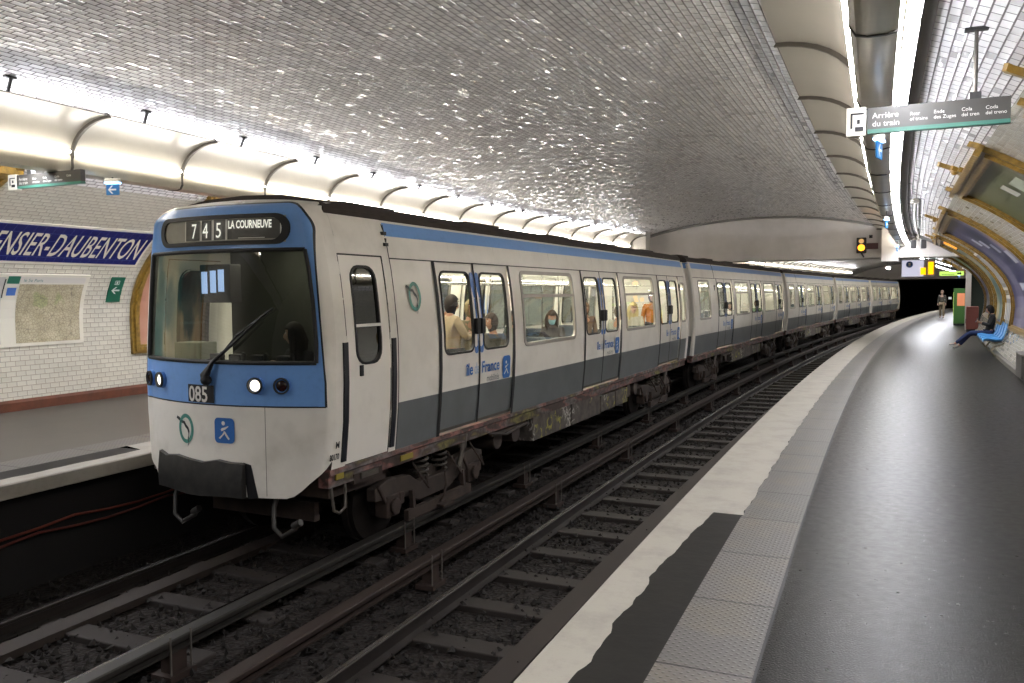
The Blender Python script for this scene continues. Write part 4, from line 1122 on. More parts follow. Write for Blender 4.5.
# ================================================================== SIGNS, FRAMES, FURNITURE
M_blueen = None
def tiles_mat(name, c, grout, w, h):
    t = NT(name); s = t.sep(t.co('UV'))
    a = t.math('FRACT', t.math('DIVIDE', s[0], w)); b = t.math('FRACT', t.math('DIVIDE', s[1], h))
    m = t.math('MAXIMUM', t.math('LESS_THAN', a, .02), t.math('LESS_THAN', b, .03))
    return t.fin(t.mix(m, lin(c), lin(grout)), .25)
def wall_quad(mb, side, s0, s1, v0, v1, off, ns=8, nv=8, m=0):
    g = [[mb.vert(WP(side, s0+(s1-s0)*i/ns, v0+(v1-v0)*j/nv, off)) for j in range(nv+1)] for i in range(ns+1)]
    for i in range(ns):
        for j in range(nv):
            S0, S1 = s0+(s1-s0)*i/ns, s0+(s1-s0)*(i+1)/ns; V0, V1 = v0+(v1-v0)*j/nv, v0+(v1-v0)*(j+1)/nv
            mb.face((g[i][j], g[i+1][j], g[i+1][j+1], g[i][j+1]), ((S0, V0), (S1, V0), (S1, V1), (S0, V1)), m)
def wall_box(mb, side, s0, s1, v0, v1, o0, o1, ns=6, nv=6, m=0):
    """solid slab lying on the curved wall between offsets o0 and o1"""
    wall_quad(mb, side, s0, s1, v0, v1, o1, ns, nv, m)
    for s in (s0, s1):
        a = [mb.vert(WP(side, s, v0+(v1-v0)*j/nv, o0)) for j in range(nv+1)]; b = [mb.vert(WP(side, s, v0+(v1-v0)*j/nv, o1)) for j in range(nv+1)]
        for j in range(nv): mb.face((a[j], a[j+1], b[j+1], b[j]), None, m)
    for v in (v0, v1):
        a = [mb.vert(WP(side, s0+(s1-s0)*i/ns, v, o0)) for i in range(ns+1)]; b = [mb.vert(WP(side, s0+(s1-s0)*i/ns, v, o1)) for i in range(ns+1)]
        for i in range(ns): mb.face((a[i], a[i+1], b[i+1], b[i]), None, m)
def wall_thing(name, side, s, v, label, cat, group=None):
    p = WP(side, s, v); return empty(name, p, label, cat, 0, group), Matrix.Translation(-Vector(p))
def wpart(e, inv, name, mb, m, smooth=None):
    mb.v = [tuple(inv @ Vector(p)) for p in mb.v]; return mb.build(name, m, e, smooth=smooth)
M_enw = mat('ivory_enamel', 'd9d4c6', .3)
M_navy = tiles_mat('navy_lava_tiles', '191f63', '4b5597', .15, .165)
def name_sign(side, sL, sR, z0, z1, label, group=None):
    """blue glazed station name; sL is the reader's left end"""
    v0, v1 = v_of_z(side, z0), v_of_z(side, z1)
    e, inv = wall_thing('station_name_sign', side, (sL+sR)/2, v0, label, 'station sign', group)
    a, b = min(sL, sR), max(sL, sR)
    mb = MB(); wall_box(mb, side, a-.05, b+.05, v0-.05, v1+.05, 0, .012, 12); wpart(e, inv, 'border', mb, M_enw)
    mb = MB(); wall_box(mb, side, a, b, v0, v1, 0, .02, 12); wpart(e, inv, 'name_panel', mb, M_navy)
    H = v1-v0; txt = 'CENSIER-DAUBENTON'; w = text_width(txt, 1.); L = abs(sR-sL)*.95; hgt = .63*H/.69
    d = 1 if sR > sL else -1; mb = MB()
    add_text(mb, txt, hgt, lambda u, v: WP(side, sL+d*(abs(sR-sL)*.02+u), v0+.17*H+v, .026), xscale=L/(w*hgt), bold=.004)
    wpart(e, inv, 'lettering', mb, M_enw)
zt, zb = 2.79, 2.29
name_sign(-1, -6.42, -3.6, zb, zt, 'blue tiled station name sign in white capitals on the left wall')
# ---- faience advertising frames
def poster_mat(name, cols, seed=0., scale=1.):
    t = NT(name); uv = t.co('UV'); mp = t.n('ShaderNodeMapping'); mp.inputs['Location'].default_value = (seed, seed*.7, 0); t.put(mp.inputs[0], uv)
    n = t.noise(mp.outputs[0], .55*scale, 2, .4); n2 = t.noise(mp.outputs[0], 3.*scale, 4, .6)
    k = len(cols); stops = [(.3+.4*i/(k-1), lin(c)) for i, c in enumerate(cols)]
    r = t.n('ShaderNodeValToRGB'); e = r.color_ramp.elements; r.color_ramp.interpolation = 'EASE'
    while len(e) < k: e.new(.5)
    for i, (p, c) in enumerate(stops): e[i].position = p; e[i].color = c
    t.put(r.inputs[0], t.math('ADD', n, t.math('MULTIPLY', t.math('SUBTRACT', n2, .5), .12)))
    return t.fin(r.outputs[0], .35)
def ad_frame(side, s0, s1, z0, z1, label, pm, group=None, near=None, extra=None, orn=True):
    v0, v1 = v_of_z(side, z0), v_of_z(side, z1); w = .16
    e, inv = wall_thing('poster_frame', side, (s0+s1)/2, v0, label, 'poster frame', group)
    mb = MB(); wall_quad(mb, side, s0+w*.5, s1-w*.5, v0+w*.5, v1-w*.5, .02, 14, 12); wpart(e, inv, 'poster', mb, pm)
    if extra: extra(e, inv, side, s0, s1, v0, v1)
    for a, b, c, d in ((s0, s0+w, v0, v1), (s1-w, s1, v0, v1), (s0, s1, v0, v0+w), (s0, s1, v1-w, v1)):
        mb = MB(); wall_box(mb, side, a, b, c, d, 0, .06, 12, 12)
        i = .045
        wall_box(mb, side, a+i, b-i, c+i, d-i, .06, .1, 12, 12); wpart(e, inv, 'moulding', mb, M_gold, 40)
    # double top beam
    mb = MB(); wall_box(mb, side, s0-.04, s1+.04, v1+.0, v1+.07, 0, .13, 12, 2); wpart(e, inv, 'cornice', mb, M_gold, 40)
    if orn:
        sc = (s0+s1)/2; mb = MB()
        P = [(-.3, 0), (-.26, .1), (-.12, .12), (-.14, .22), (-.05, .26), (-.04, .42), (-.06, .48), (0, .52), (.06, .48), (.04, .42), (.05, .26), (.14, .22), (.12, .12), (.26, .1), (.3, 0)]
        mb.prism(P, lambda x, y: WP(side, sc+x*.8, v1+.05+y*.66, 0), lambda x, y: WP(side, sc+x*.64, v1+.05+y*.64, .055))
        c = WP(side, sc, v1+.15, .05); mb.sphere(c, .05, 12)
        wpart(e, inv, 'crest', mb, M_gold, 40)
        for q in (s0, s1):
            mb = MB(); mb.prism([(-.06, 0), (-.04, .08), (0, .16), (.04, .08), (.06, 0)], lambda x, y: WP(side, q+x, v1+.05+y*.7, 0), lambda x, y: WP(side, q+x, v1+.05+y*.7, .06)); wpart(e, inv, 'finial', mb, M_gold, 40)
    return e
def words(lines, ck='ivory_enamel'):
    def f(e, inv, side, s0, s1, v0, v1):
        mb = MB(); d = 1 if side < 0 else -1; a = s0 if side < 0 else s1
        for (fu, fv, size, txt) in lines:
            add_text(mb, txt, size, lambda u, v: WP(side, a+d*((s1-s0)*fu+u), v0+(v1-v0)*fv+v, .03))
        wpart(e, inv, 'poster_lettering', mb, MATS[ck])
    return f
def blocks(bl):
    def f(e, inv, side, s0, s1, v0, v1):
        for (a, b, c, d, col) in bl:
            mb = MB(); wall_quad(mb, side, s0+(s1-s0)*a, s0+(s1-s0)*b, v0+(v1-v0)*c, v0+(v1-v0)*d, .026, 6, 6); wpart(e, inv, 'poster_panel', mb, mat('poster_ink_'+col, col, .4))
    return f
pA = poster_mat('poster_olive', ('555a34', '5f6440', '6d6e4c', 'b9b3c0', '8d5b45'), 3.1, .6)
pB = poster_mat('poster_indigo', ('1c2444', '232a4a', '30305a', '6f6c88', 'a88a7c'), 1.7, .6)
pC = poster_mat('poster_red', ('8c3f31', 'a55a45', 'b98a74', '7a2d28'), 5.2)
pD = poster_mat('poster_teal', ('24484a', '44706b', 'c0b48e', '8a6a4c'), 8.4)
ZF0, ZF1 = .72, 3.3
ad_frame(1, -3.45, .95, ZF0, ZF1, 'honey coloured ceramic poster frame on the right wall with an olive green poster', pA, extra=blocks([(.42, .5, .80, .87, 'd6d3c4'), (.2, .36, .66, .86, 'b9bfa9')]))
ad_frame(1, 4.2, 10.2, ZF0, ZF1, 'honey coloured ceramic poster frame on the right wall with an indigo poster and pale panels', pB, extra=blocks([(.62, .7, .70, .78, 'c9c9d6'), (.5, .58, .66, .74, 'c2c4d2'), (.36, .44, .6, .68, 'b9bccc'), (.2, .3, .5, .6, 'c4c4d0'), (.15, .6, .3, .36, 'b0b3c4')]))
ad_frame(1, 12.6, 16.3, ZF0, ZF1, 'far honey coloured poster frame on the right wall just before the concrete beam', pD)
ad_frame(1, -7.6, -6.0, ZF0, 3.22, 'honey coloured ceramic frame on the right wall above the end of the grey hanging sign', pC)
ad_frame(1, 18.6, 23.5, ZF0, ZF1, 'dim honey coloured poster frame on the right wall just past the concrete beam', pB)
ad_frame(1, 34.0, 39.0, ZF0, ZF1, 'small distant poster frame on the right wall beyond the vending machines', pA, orn=False)
ad_frame(-1, -3.42, 1.3, ZF0, 3.36, 'honey coloured ceramic poster frame on the left wall partly hidden by the train front', pC)
ad_frame(-1, -12.0, -6.72, ZF0+.0, 3.38, 'honey coloured ceramic poster frame whose corner shows at the left picture edge', pD)
ad_frame(-1, 4.6, 9.2, ZF0, 3.4, 'honey coloured ceramic poster frame on the left wall behind the leading car', pA)
# ---- neighbourhood map on the left wall
M_mapb = None
def map_mat():
    t = NT('street_map_print'); uv = t.co('UV'); v = t.n('ShaderNodeTexVoronoi', feature='DISTANCE_TO_EDGE'); t.put(v.inputs['Vector'], uv); v.inputs['Scale'].default_value = 22
    v2 = t.n('ShaderNodeTexVoronoi', feature='DISTANCE_TO_EDGE'); t.put(v2.inputs['Vector'], uv); v2.inputs['Scale'].default_value = 3.2
    n = t.noise(uv, 5, 4); c = t.mix(t.ramp(n, [(.35, 0.), (.7, 1.)]), lin('c0b69b'), lin('a49a7e'))
    c = t.mix(t.ramp(t.noise(uv, 2.1, 2), [(.62, 0.), (.66, .6)]), c, lin('93a06a'))
    c = t.mix(t.ramp(v.outputs[0], [(.0, .75), (.08, 0.)]), c, lin('6d6453')); c = t.mix(t.ramp(v2.outputs[0], [(.0, .35), (.02, 0.)]), c, lin('574e58'))
    return t.fin(c, .3)
v0, v1 = v_of_z(-1, .98), v_of_z(-1, 2.1)
e, inv = wall_thing('neighbourhood_map', -1, -5.2, v0, 'framed beige neighbourhood map on the left wall below the station name', 'map')
mb = MB(); wall_box(mb, -1, -6.3, -4.35, v0, v1, 0, .03, 10, 8); wpart(e, inv, 'map_frame', mb, M_enw)
mb = MB(); wall_quad(mb, -1, -5.5, -4.42, v0+.05, v1-.17, .035, 8, 8); wpart(e, inv, 'map_sheet', mb, map_mat())
mb = MB(); wall_quad(mb, -1, -5.66, -4.42, v1-.15, v1-.04, .035, 8, 2); wpart(e, inv, 'map_header', mb, mat('pale_header', 'cfcbc4', .4))
mb = MB(); wall_quad(mb, -1, -5.71, -5.52, v1-.16, v1-.03, .04, 2, 2); wpart(e, inv, 'header_badge', mb, mat('green_badge', '2b6b57', .4))
mb = MB(); wall_quad(mb, -1, -5.68, -5.54, v1-.36, v1-.23, .04, 2, 2); wpart(e, inv, 'key_square', mb, mat('blue_key', '4a6fb5', .4))
mb = MB(); wall_quad(mb, -1, -6.25, -5.74, v0+.05, v1-.05, .035, 3, 8); wpart(e, inv, 'side_sheet', mb, mat('grey_sheet', 'b9b6b2', .4))
mb = MB(); wall_quad(mb, -1, -5.75, -5.73, v1-.4, v1-.08, .04, 1, 3); wpart(e, inv, 'dark_strip', mb, M_black)
mb = MB(); add_text(mb, 'le 5e Paris', .075, lambda u, v: WP(-1, -5.46+u, v1-.125+v, .04)); wpart(e, inv, 'lettering', mb, mat('teal_print', '3f7f79', .4))
# green exit plate
v0, v1 = v_of_z(-1, 1.65), v_of_z(-1, 2.07)
e, inv = wall_thing('exit_plate', -1, -3.79, v0, 'small dark green exit plate with a white arrow on the left wall', 'sign')
mb = MB(); wall_box(mb, -1, -3.92, -3.66, v0, v1, 0, .02, 2, 4); wpart(e, inv, 'plate', mb, mat('exit_green', '0f5c45', .35))
mb = MB(); c = (-3.79, (v0+v1)/2)
def wpoly(mb, pts, off=.026, side=-1): mb.face([mb.vert(WP(side, c[0]+x, c[1]+y, off)) for x, y in pts])
wpoly(mb, [(-.08, -.02), (-.01, .05), (.02, .05), (-.03, .0), (.08, .0), (.08, -.03), (-.03, -.03), (.02, -.08), (-.01, -.08)])
wpoly(mb, [(-.05, .09), (.04, .09), (.04, .1), (-.05, .1)]); wpoly(mb, [(-.05, .16), (.04, .16), (.04, .17), (-.05, .17)]); wpoly(mb, [(-.05, .09), (-.04, .09), (-.04, .17), (-.05, .17)]); wpoly(mb, [(.03, .09), (.04, .09), (.04, .17), (.03, .17)]); wpoly(mb, [(-.02, .11), (.01, .11), (.01, .15), (-.02, .15)])
wpart(e, inv, 'arrow_marking', mb, M_white)
# lower grey info panels on the right wall between the frames
for (s0, s1, z0, z1, lb) in ((10.5, 12.3, 1.75, 2.75, 'grey framed notice panel high on the right wall between two poster frames'), (10.6, 12.1, .75, 1.6, 'low framed timetable panel on the right wall above the blue seats')):
    v0, v1 = v_of_z(1, z0), v_of_z(1, z1); e, inv = wall_thing('notice_panel', 1, (s0+s1)/2, v0, lb, 'notice panel')
    mb = MB(); wall_box(mb, 1, s0, s1, v0, v1, 0, .04, 4, 5); wpart(e, inv, 'panel_frame', mb, M_enw)
    mb = MB(); wall_quad(mb, 1, s0+.08, s1-.08, v0+.08, v1-.08, .045, 4, 5); wpart(e, inv, 'notice_sheet', mb, mat('grey_notice', '8c8c8a', .4, dirt=.6, dscale=6))
    for k in range(4):
        mb = MB(); wall_quad(mb, 1, s0+.15+.45*k, s0+.15+.45*k+.3, v0+.2, v1-.2, .05, 1, 3); wpart(e, inv, 'notice_page', mb, mat('pale_page', 'c3c1ba', .4))
name_sign(1, 33.2, 29.6, 2.2, 2.75, 'distant blue station name sign on the right wall past the beam')
# small orange lamp box and green sign on the right wall near the beam
e, inv = wall_thing('orange_sign', 1, 13.07, v_of_z(1, 3.0), 'small glowing orange sign box high on the right wall before the beam', 'sign')
mb = MB(); wall_box(mb, 1, 12.85, 13.3, v_of_z(1, 3.0), v_of_z(1, 3.2), 0, .12, 2, 2); wpart(e, inv, 'lit_face', mb, emis('orange_glow', 'd98428', .8))
mb = MB(); wall_box(mb, 1, 12.82, 13.33, v_of_z(1, 2.98), v_of_z(1, 3.0), 0, .14, 2, 1); wpart(e, inv, 'case', mb, M_dgrey)

# ---- hanging line-end signs
def hanging_sign(s, oa, ob, z0, z1, label, pole_o, wo, words_, flip=1):
    """oa..ob : panel across the platform; wo : white pictogram box span"""
    e = empty('hanging_sign', P3(s, (oa+ob)/2, z0), label, 'sign'); inv = Matrix.Translation(-Vector(e.location)); 
    def pt(o, z, d=0.): return P3(s+d, o, z)
    def bx(o0, o1, za, zb, d0, d1):
        mb = MB(); mb.prism(rect(o0, o1, za, zb), lambda o, z: pt(o, z, d0), lambda o, z: pt(o, z, d1)); return mb
    def part(name, mb, m): mb.v = [tuple(inv @ Vector(p)) for p in mb.v]; return mb.build(name, m, e)
    t = NT('sign_grey_green'); z = t.sep(t.co('Object'))[2]
    m_ = t.fin(t.mix(t.math('LESS_THAN', z, .028), lin('45433f'), lin('3f7566')), .35)
    part('sign_panel', bx(oa, ob, z0, z1, -.03, .03), m_)
    part('pictogram_box', bx(*wo, z0-.01, z1+.01, -.035, .035), M_enw)
    a, b = min(wo), max(wo); w = b-a
    part('pictogram_line', bx(a+w*.22, a+w*.32, z0+.04, z1-.03, -.04, -.036), M_black); part('pictogram_line', bx(a+w*.22, b-w*.1, z1-.04, z1-.03, -.04, -.036), M_black)
    part('pictogram_train', bx(a+w*.45, b-w*.12, z0+.02, z0+.05, -.04, -.036), M_black); part('pictogram_dot', bx(a+w*.55, a+w*.7, z0+.07, z0+.1, -.04, -.036), M_black)
    lo = min(oa, ob)
    for (du, dv, size, tx) in words_:
        mb = MB(); add_text(mb, tx, size, lambda u, v: pt(lo+du+u, z0+dv+v, -.033)); part('lettering', mb, M_white)
    zt = ZC+BB*sqrt(1-((pole_o-OC)/(AR if pole_o > OC else AL))**2)+.0
    mb = MB(); mb.cyl(pt(pole_o, z1+.0), pt(pole_o, zt-.01), .013, 10); part('hanger_rod', mb, M_iron)
    mb = MB(); mb.prism(rect(pole_o-.035, pole_o+.035, z1-.0, z1+.045), lambda o, z: pt(o, z, -.03), lambda o, z: pt(o, z, .03)); part('rod_socket', mb, M_dgrey)
    mb = MB(); mb.prism(rect(pole_o-.07, pole_o+.07, zt-.035, zt-.015), lambda o, z: pt(o, z, -.03), lambda o, z: pt(o, z, .03)); part('ceiling_plate', mb, M_dgrey)
hanging_sign(-7.5, 5.905, 6.765, 2.84, 3.015, 'grey hanging sign reading Arriere du train over the right platform', 6.56, (5.77, 5.895),
    [(.03, .10, .055, 'Arrière'), (.03, .045, .055, 'du train'), (.265, .10, .033, 'Rear'), (.265, .065, .033, 'of trains'), (.41, .10, .033, 'Ende'), (.41, .065, .033, 'des Zuges'), (.575, .10, .033, 'Cola'), (.575, .065, .033, 'del tren'), (.715, .10, .033, 'Coda'), (.715, .065, .033, 'del treno')])
hanging_sign(-7.17, -3.42, -2.33, 3.035, 3.195, 'small grey and green hanging sign over the left platform', -3.2, (-3.57, -3.43),
    [(.04, .09, .05, 'Arrière'), (.04, .045, .05, 'du train'), (.28, .09, .035, 'Rear'), (.28, .05, .035, 'of trains'), (.46, .09, .035, 'Ende'), (.46, .05, .035, 'des Zuges'), (.66, .09, .035, 'Coda'), (.66, .05, .035, 'del treno'), (.86, .09, .035, 'Coda')])
# ---- blue emergency lamps
M_blue = emis('blue_white_lamp', '8fc4ff', 4.0); M_bface = emis('blue_sign_face', '1a5f90', .12)
def blue_lamp(s, o, z, label, turn=radians(78)):
    e = empty('exit_lamp', P3(s, o, z), label, 'exit lamp'); th = path(s)[2]
    mb = MB(); mb.box((0, 0, .09), (.2, .05, .05)); h = mb.build('lamp_housing', M_enw, e, bevel=.01)
    mb = MB(); mb.box((0, -.0, .06), (.19, .055, .015)); mb.build('light_strip', M_blue, e)
    mb = MB(); mb.box((0, 0, -.02), (.17, .015, .13)); mb.build('sign_face', M_bface, e)
    mb = MB()
    for q in ([(-.06, -.02), (-.01, .03), (.01, .03), (-.03, -.01), (.05, -.01), (.05, -.03), (-.03, -.03), (.01, -.07), (-.01, -.07)],): mb.face([mb.vert((x, -.009, z_)) for x, z_ in q])
    mb.build('arrow', M_white, e); mb = MB(); mb.cyl((0, 0, .115), (0, 0, (3.2-z if abs(o) < 6.2 else .95)), .01, 8); mb.build('stem', M_dgrey, e)
    e.rotation_euler = (0, 0, -th+turn); return e
blue_lamp(-6.6, 5.98, 2.88, 'bluish exit lamp just below the grey hanging sign, over the right platform')
blue_lamp(2.95, 5.97, 2.98, 'bluish exit lamp under the right trunking, midway to the beam')
blue_lamp(13.3, 5.93, 2.98, 'bluish exit lamp under the right trunking, nearest the beam')
blue_lamp(-6.55, -2.6, 3.07, 'bluish green exit lamp with white arrow over the left platform', radians(15))
# ---- signal on the beam
e = empty('signal_lamp', P3(S_BEAM0-.1, 4.72, 2.99), 'amber signal lamp in a black case on the concrete beam', 'signal'); th = path(19)[2]; e.rotation_euler = (0, 0, -th)
mb = MB(); mb.box((0, 0, .28), (.3, .16, .52)); mb.build('case', M_black, e, bevel=.02)
mb = MB(); mb.cyl((0, -.085, .2), (0, -.1, .2), .11, 20); mb.build('amber_lens', emis('amber_glow', 'ff9a22', 1.5), e)
mb = MB(); mb.cyl((0, -.085, .42), (0, -.1, .42), .08, 20); mb.build('dim_lens', emis('dim_amber', 'b08a55', .6), e)
mb = MB(); mb.bar((0, 0, .02), (.08, 0, -.12), .05); mb.build('bracket', M_dgrey, e)
mb = MB(); mb.box((0, 0, 0), (.36, .03, .2)); o = mb.build('marker_plate', mat('dark_red_plate', '4f2a2a', .5), loc=P3(S_BEAM0-.03, 5.05, 3.24), rot=(0, 0, -th)); tag(o, 'dark red rectangular plate beside the amber signal', 'plate')
mb = MB(); mb.box((0, -.04, 0), (.1, .1, .1)); mb.cyl((0, -.1, 0), (0, -.18, -.02), .04, 10); o = mb.build('camera', M_black, loc=P3(S_BEAM0, 5.0, 3.56), rot=(0, 0, -th)); tag(o, 'small black camera on the beam above the red plate', 'camera')
# loudspeaker brackets at the end of the tray
e = empty('loudspeaker_pair', P3(12.5, 6.5, 2.95), 'pair of small dark loudspeakers hanging beside the right light row before the beam', 'loudspeaker')
for k, dx in enumerate((-.13, .13)):
    mb = MB(); mb.box((dx, 0, .1), (.14, .22, .24)); mb.build('loudspeaker', M_dgrey, e, bevel=.02)
mb = MB(); mb.cyl((0, 0, .2), (0, 0, .54), .025, 10); mb.build('stem', M_iron, e)
# vertical rod with dome on the vault
e = empty('hanger_rod', P3(4.3, 6.43, 3.48), 'pale round fitting with a conduit running beside the light row', 'conduit')
mb = MB(); mb.sphere((0, 0, 0), .09, 14, sc=(1, 1, .6)); mb.build('junction_box', M_enw, e, smooth=60)
mb = MB(); p0 = Vector(e.location); mb.tube([Vector(P3(s, 6.45, 3.45))-p0 for s in (4.3, 6, 8, 10, 12.3)], .022, 8); mb.build('conduit', mat('pale_conduit', 'a9a69a', .4), e, smooth=60)

# ---- information screens past the beam
THD = path(24)[2]
e = empty('departure_display', P3(24, 6.35, 2.28), 'hanging display board with a white face and two yellow glowing figures', 'display board'); e.rotation_euler = (0, 0, -THD)
mb = MB(); mb.box((-.1, .0, .36), (1.25, .14, .74)); mb.build('case', mat('pale_display_case', 'a7a6b0', .4), e, bevel=.01)
mb = MB(); mb.box((-.3, -.075, .36), (.8, .01, .66)); mb.build('white_face', emis('pale_lit_face', 'b4b4c6', .5), e)
mb = MB(); mb.cyl((-.42, -.085, .52), (-.42, -.09, .52), .13, 20); mb.build('line_badge', mat('blue_round_badge', '3a66b0', .4), e)
mb = MB(); mb.box((-.42, -.095, .52), (.08, .005, .12)); mb.build('badge_mark', M_white, e)
for x, tx in ((.08, '1'), (.36, '7')):
    mb = MB(); mb.box((x, -.09, .24 if tx == '1' else .36), (.19, .02, .28 if tx == '1' else .5)); mb.build('yellow_figure_field', emis('yellow_glow', 'f5b000', .9), e)
mb = MB(); mb.cyl((-.3, 0, .73), (-.3, 0, 1.0), .02); mb.cyl((.3, 0, .73), (.3, 0, 1.0), .02); mb.build('hanger', M_dgrey, e)
e = empty('exit_sign', P3(24, 7.45, 2.32), 'long green and yellow lit exit strip sign beside the departure display', 'sign'); e.rotation_euler = (0, 0, -THD)
mb = MB(); mb.box((0, 0, .09), (.86, .08, .17)); mb.build('sign_body', emis('lime_glow', '9fc35a', .8), e)
mb = MB(); mb.face([mb.vert((x, -.045, z)) for x, z in ((.2, .06), (.3, .06), (.3, .03), (.36, .09), (.3, .15), (.3, .12), (.2, .12))]); mb.face([mb.vert((x, -.045, z)) for x, z in ((-.35, .05), (.1, .05), (.1, .07), (-.35, .07))]); mb.build('arrow', mat('dark_green', '1f4a2c', .5), e)
mb = MB(); mb.cyl((0, 0, .17), (0, 0, .6), .015); mb.build('hanger', M_dgrey, e)
blue_lamp(30, 7.7, 2.35, 'blue lamp above the vending machine beyond the beam')
# single tube under the beam block
e = empty('batten_light', P3(21.2, 5.3, 2.6), 'single bright tube light under the beam block', 'light fixture'); e.rotation_euler = (0, 0, -THD)
mb = MB(); mb.cyl((0, -.7, 0), (0, .7, 0), .03, 10); mb.build('fluorescent_tube', M_tube, e); mb = MB(); mb.box((0, 0, .06), (.12, 1.5, .06)); mb.build('batten', M_box, e); mb = MB(); mb.cyl((0, -.5, .08), (0, -.5, .62), .012); mb.cyl((0, .5, .08), (0, .5, .62), .012); mb.build('hanger', M_dgrey, e)

# ---- passage pier, opening and machines on the right platform
mb = MB(); mb.prism([(7.98, 0), (8.2, 0), (8.2, 2.75), (7.98, 2.75)], lambda o, z: P3(27.6, o, z), lambda o, z: P3(28.0, o, z)); struct(mb.build('wall_pier', M_conc))
mb = MB(); mb.prism([(8.2, 0), (8.8, 0), (8.8, 2.3), (8.2, 2.6)], lambda o, z: P3(27.9, o, z), lambda o, z: P3(28.05, o, z)); struct(mb.build('door_1', mat('dark_green_door', '2c3a33', .5)))
def machine(s, o, w, d, h, label, cat, cm, fm, base=True, parts=()):
    e = empty(cat.replace(' ', '_'), P3(s, o, 0), label, cat); e.rotation_euler = (0, 0, -path(s)[2])
    mb = MB(); mb.box((0, 0, h/2+.05), (w, d, h-.1)); mb.build('cabinet', cm, e, bevel=.02)
    mb = MB(); mb.box((0, 0, .05), (w*.96, d*.96, .1)); mb.build('base', M_black, e)
    mb = MB(); mb.box((-w/2-.005, 0, h*.58), (.012, d*.85, h*.62)); mb.build('lit_front', fm, e)
    mb = MB(); mb.box((.08*w, -d/2-.004, h*.7), (w*.6, .01, h*.34)); mb.build('side_panel', parts[0] if parts else cm, e)
    mb = MB(); mb.box((-w/2-.01, d*.3, h*.4), (.03, .08, .2)); mb.build('coin_slot', M_dgrey, e)
    return e
machine(33.3, 7.75, .55, .9, 1.83, 'green and yellow lit vending machine on the right platform past the pier', 'vending machine', mat('vending_green', '3f6e2e', .4), emis('vending_glow', 'b9cc6a', .6), parts=(emis('vending_side_glow', 'c47a55', .3),))
machine(26.4, 8.25, .45, 1.0, 1.05, 'low reddish brown cabinet against the right wall before the pier', 'cabinet', mat('reddish_cabinet', '8c4f48', .5), mat('reddish_front', '9a5e55', .5))
# grey bin-like box at right picture edge
e = empty('sand_box', P3(5.0, 8.42, 0), 'dark grey metal box against the right wall at the picture edge', 'metal box'); e.rotation_euler = (0, 0, -path(5)[2])
mb = MB(); mb.box((.0, 0, .27), (.22, .9, .44)); mb.build('case', mat('dark_grey_box', '55524e', .5, .3, dirt=.4), e, bevel=.015)
mb = MB(); mb.box((.0, 0, .505), (.26, .96, .03)); mb.build('lid', mat('mid_grey_lid', '7c7871', .5), e, bevel=.01)
mb = MB(); mb.box((0, 0, .03), (.14, .8, .06)); mb.build('plinth', M_black, e)
# ---- bench of moulded seats
M_seat = mat('light_blue_shell', '4f97d8', .35); M_leg = mat('brown_grey_bench_metal', '8a8270', .4, .5)
bench = empty('bench_frame', P3(13.1, 8.45, 0), 'curved metal bench frame fixed to the right wall under the blue seats', 'bench frame')
p0 = Vector(bench.location)
mb = MB(); mb.tube([Vector(P3(s, 8.42, .33))-p0 for s in (10.7, 11.9, 13.1, 14.3, 14.9)], .035, 10); mb.build('rail', M_leg, bench, smooth=60)
for s in (10.85, 12.8, 14.7):
    mb = MB(); mb.tube([Vector(P3(s, o, z))-p0 for o, z in ((8.5, .02), (8.32, .06), (8.24, .18), (8.32, .3), (8.42, .33))], .028, 8); mb.build('leg', M_leg, bench, smooth=60)
    mb = MB(); mb.tube([Vector(P3(s, o, z))-p0 for o, z in ((8.42, .33), (8.6, .42), (8.66, .75))], .022, 8); mb.build('wall_bracket', M_leg, bench, smooth=60)
seat0 = None
for k, s in enumerate((11.05, 11.8, 12.55, 13.3, 14.05)):
    if seat0 is None:
        seat0 = empty('platform_seat', (0, 0, 0), 'x', 'seat'); mb = MB()
        # profile along x: negative x = front edge (towards the track)
        pr = [(-.30, .40), (-.29, .435), (-.2, .45), (-.02, .42), (.1, .43), (.16, .52), (.21, .72), (.235, .84)]
        rows = []
        for x, z in pr:
            rows.append([(x+.0, y, z+(.05*(abs(y)/.24)**3)) for y in (-.25, -.22, -.12, 0, .12, .22, .25)])
        A = [[mb.vert(p) for p in r] for r in rows]; B = [[mb.vert((p[0]+.012, p[1], p[2]-.02)) for p in r] for r in rows]
        for i in range(len(pr)-1):
            for j in range(6): mb.face((A[i][j], A[i][j+1], A[i+1][j+1], A[i+1][j])); mb.face((B[i][j], B[i+1][j], B[i+1][j+1], B[i][j+1]))
            for j in (0, 6): mb.face((A[i][j], A[i+1][j], B[i+1][j], B[i][j]))
        for i in (0, len(pr)-1):
            for j in range(6): mb.face((A[i][j], A[i][j+1], B[i][j+1], B[i][j]))
        mb.build('seat_shell', M_seat, seat0, smooth=50)
        mb = MB(); mb.cyl((0, 0, .345), (0, 0, .42), .05, 12); mb.box((0, 0, .36), (.25, .2, .02)); mb.build('seat_mount', M_leg, seat0)
        CH[seat0] = [c for c in bpy.data.objects if c.parent == seat0]; q = seat0
    else: q = copy_tree(seat0)
    q.location = P3(s, 8.36, 0); q.rotation_euler = (0, 0, -path(s)[2])
    q['label'] = ['light blue moulded platform seat nearest the camera', 'light blue moulded platform seat, second from the camera', 'light blue moulded platform seat, third from the camera', 'light blue moulded empty seat directly beside the seated person', 'light blue moulded seat the person is sitting on'][k]; q['group'] = 'blue seats of the platform bench'
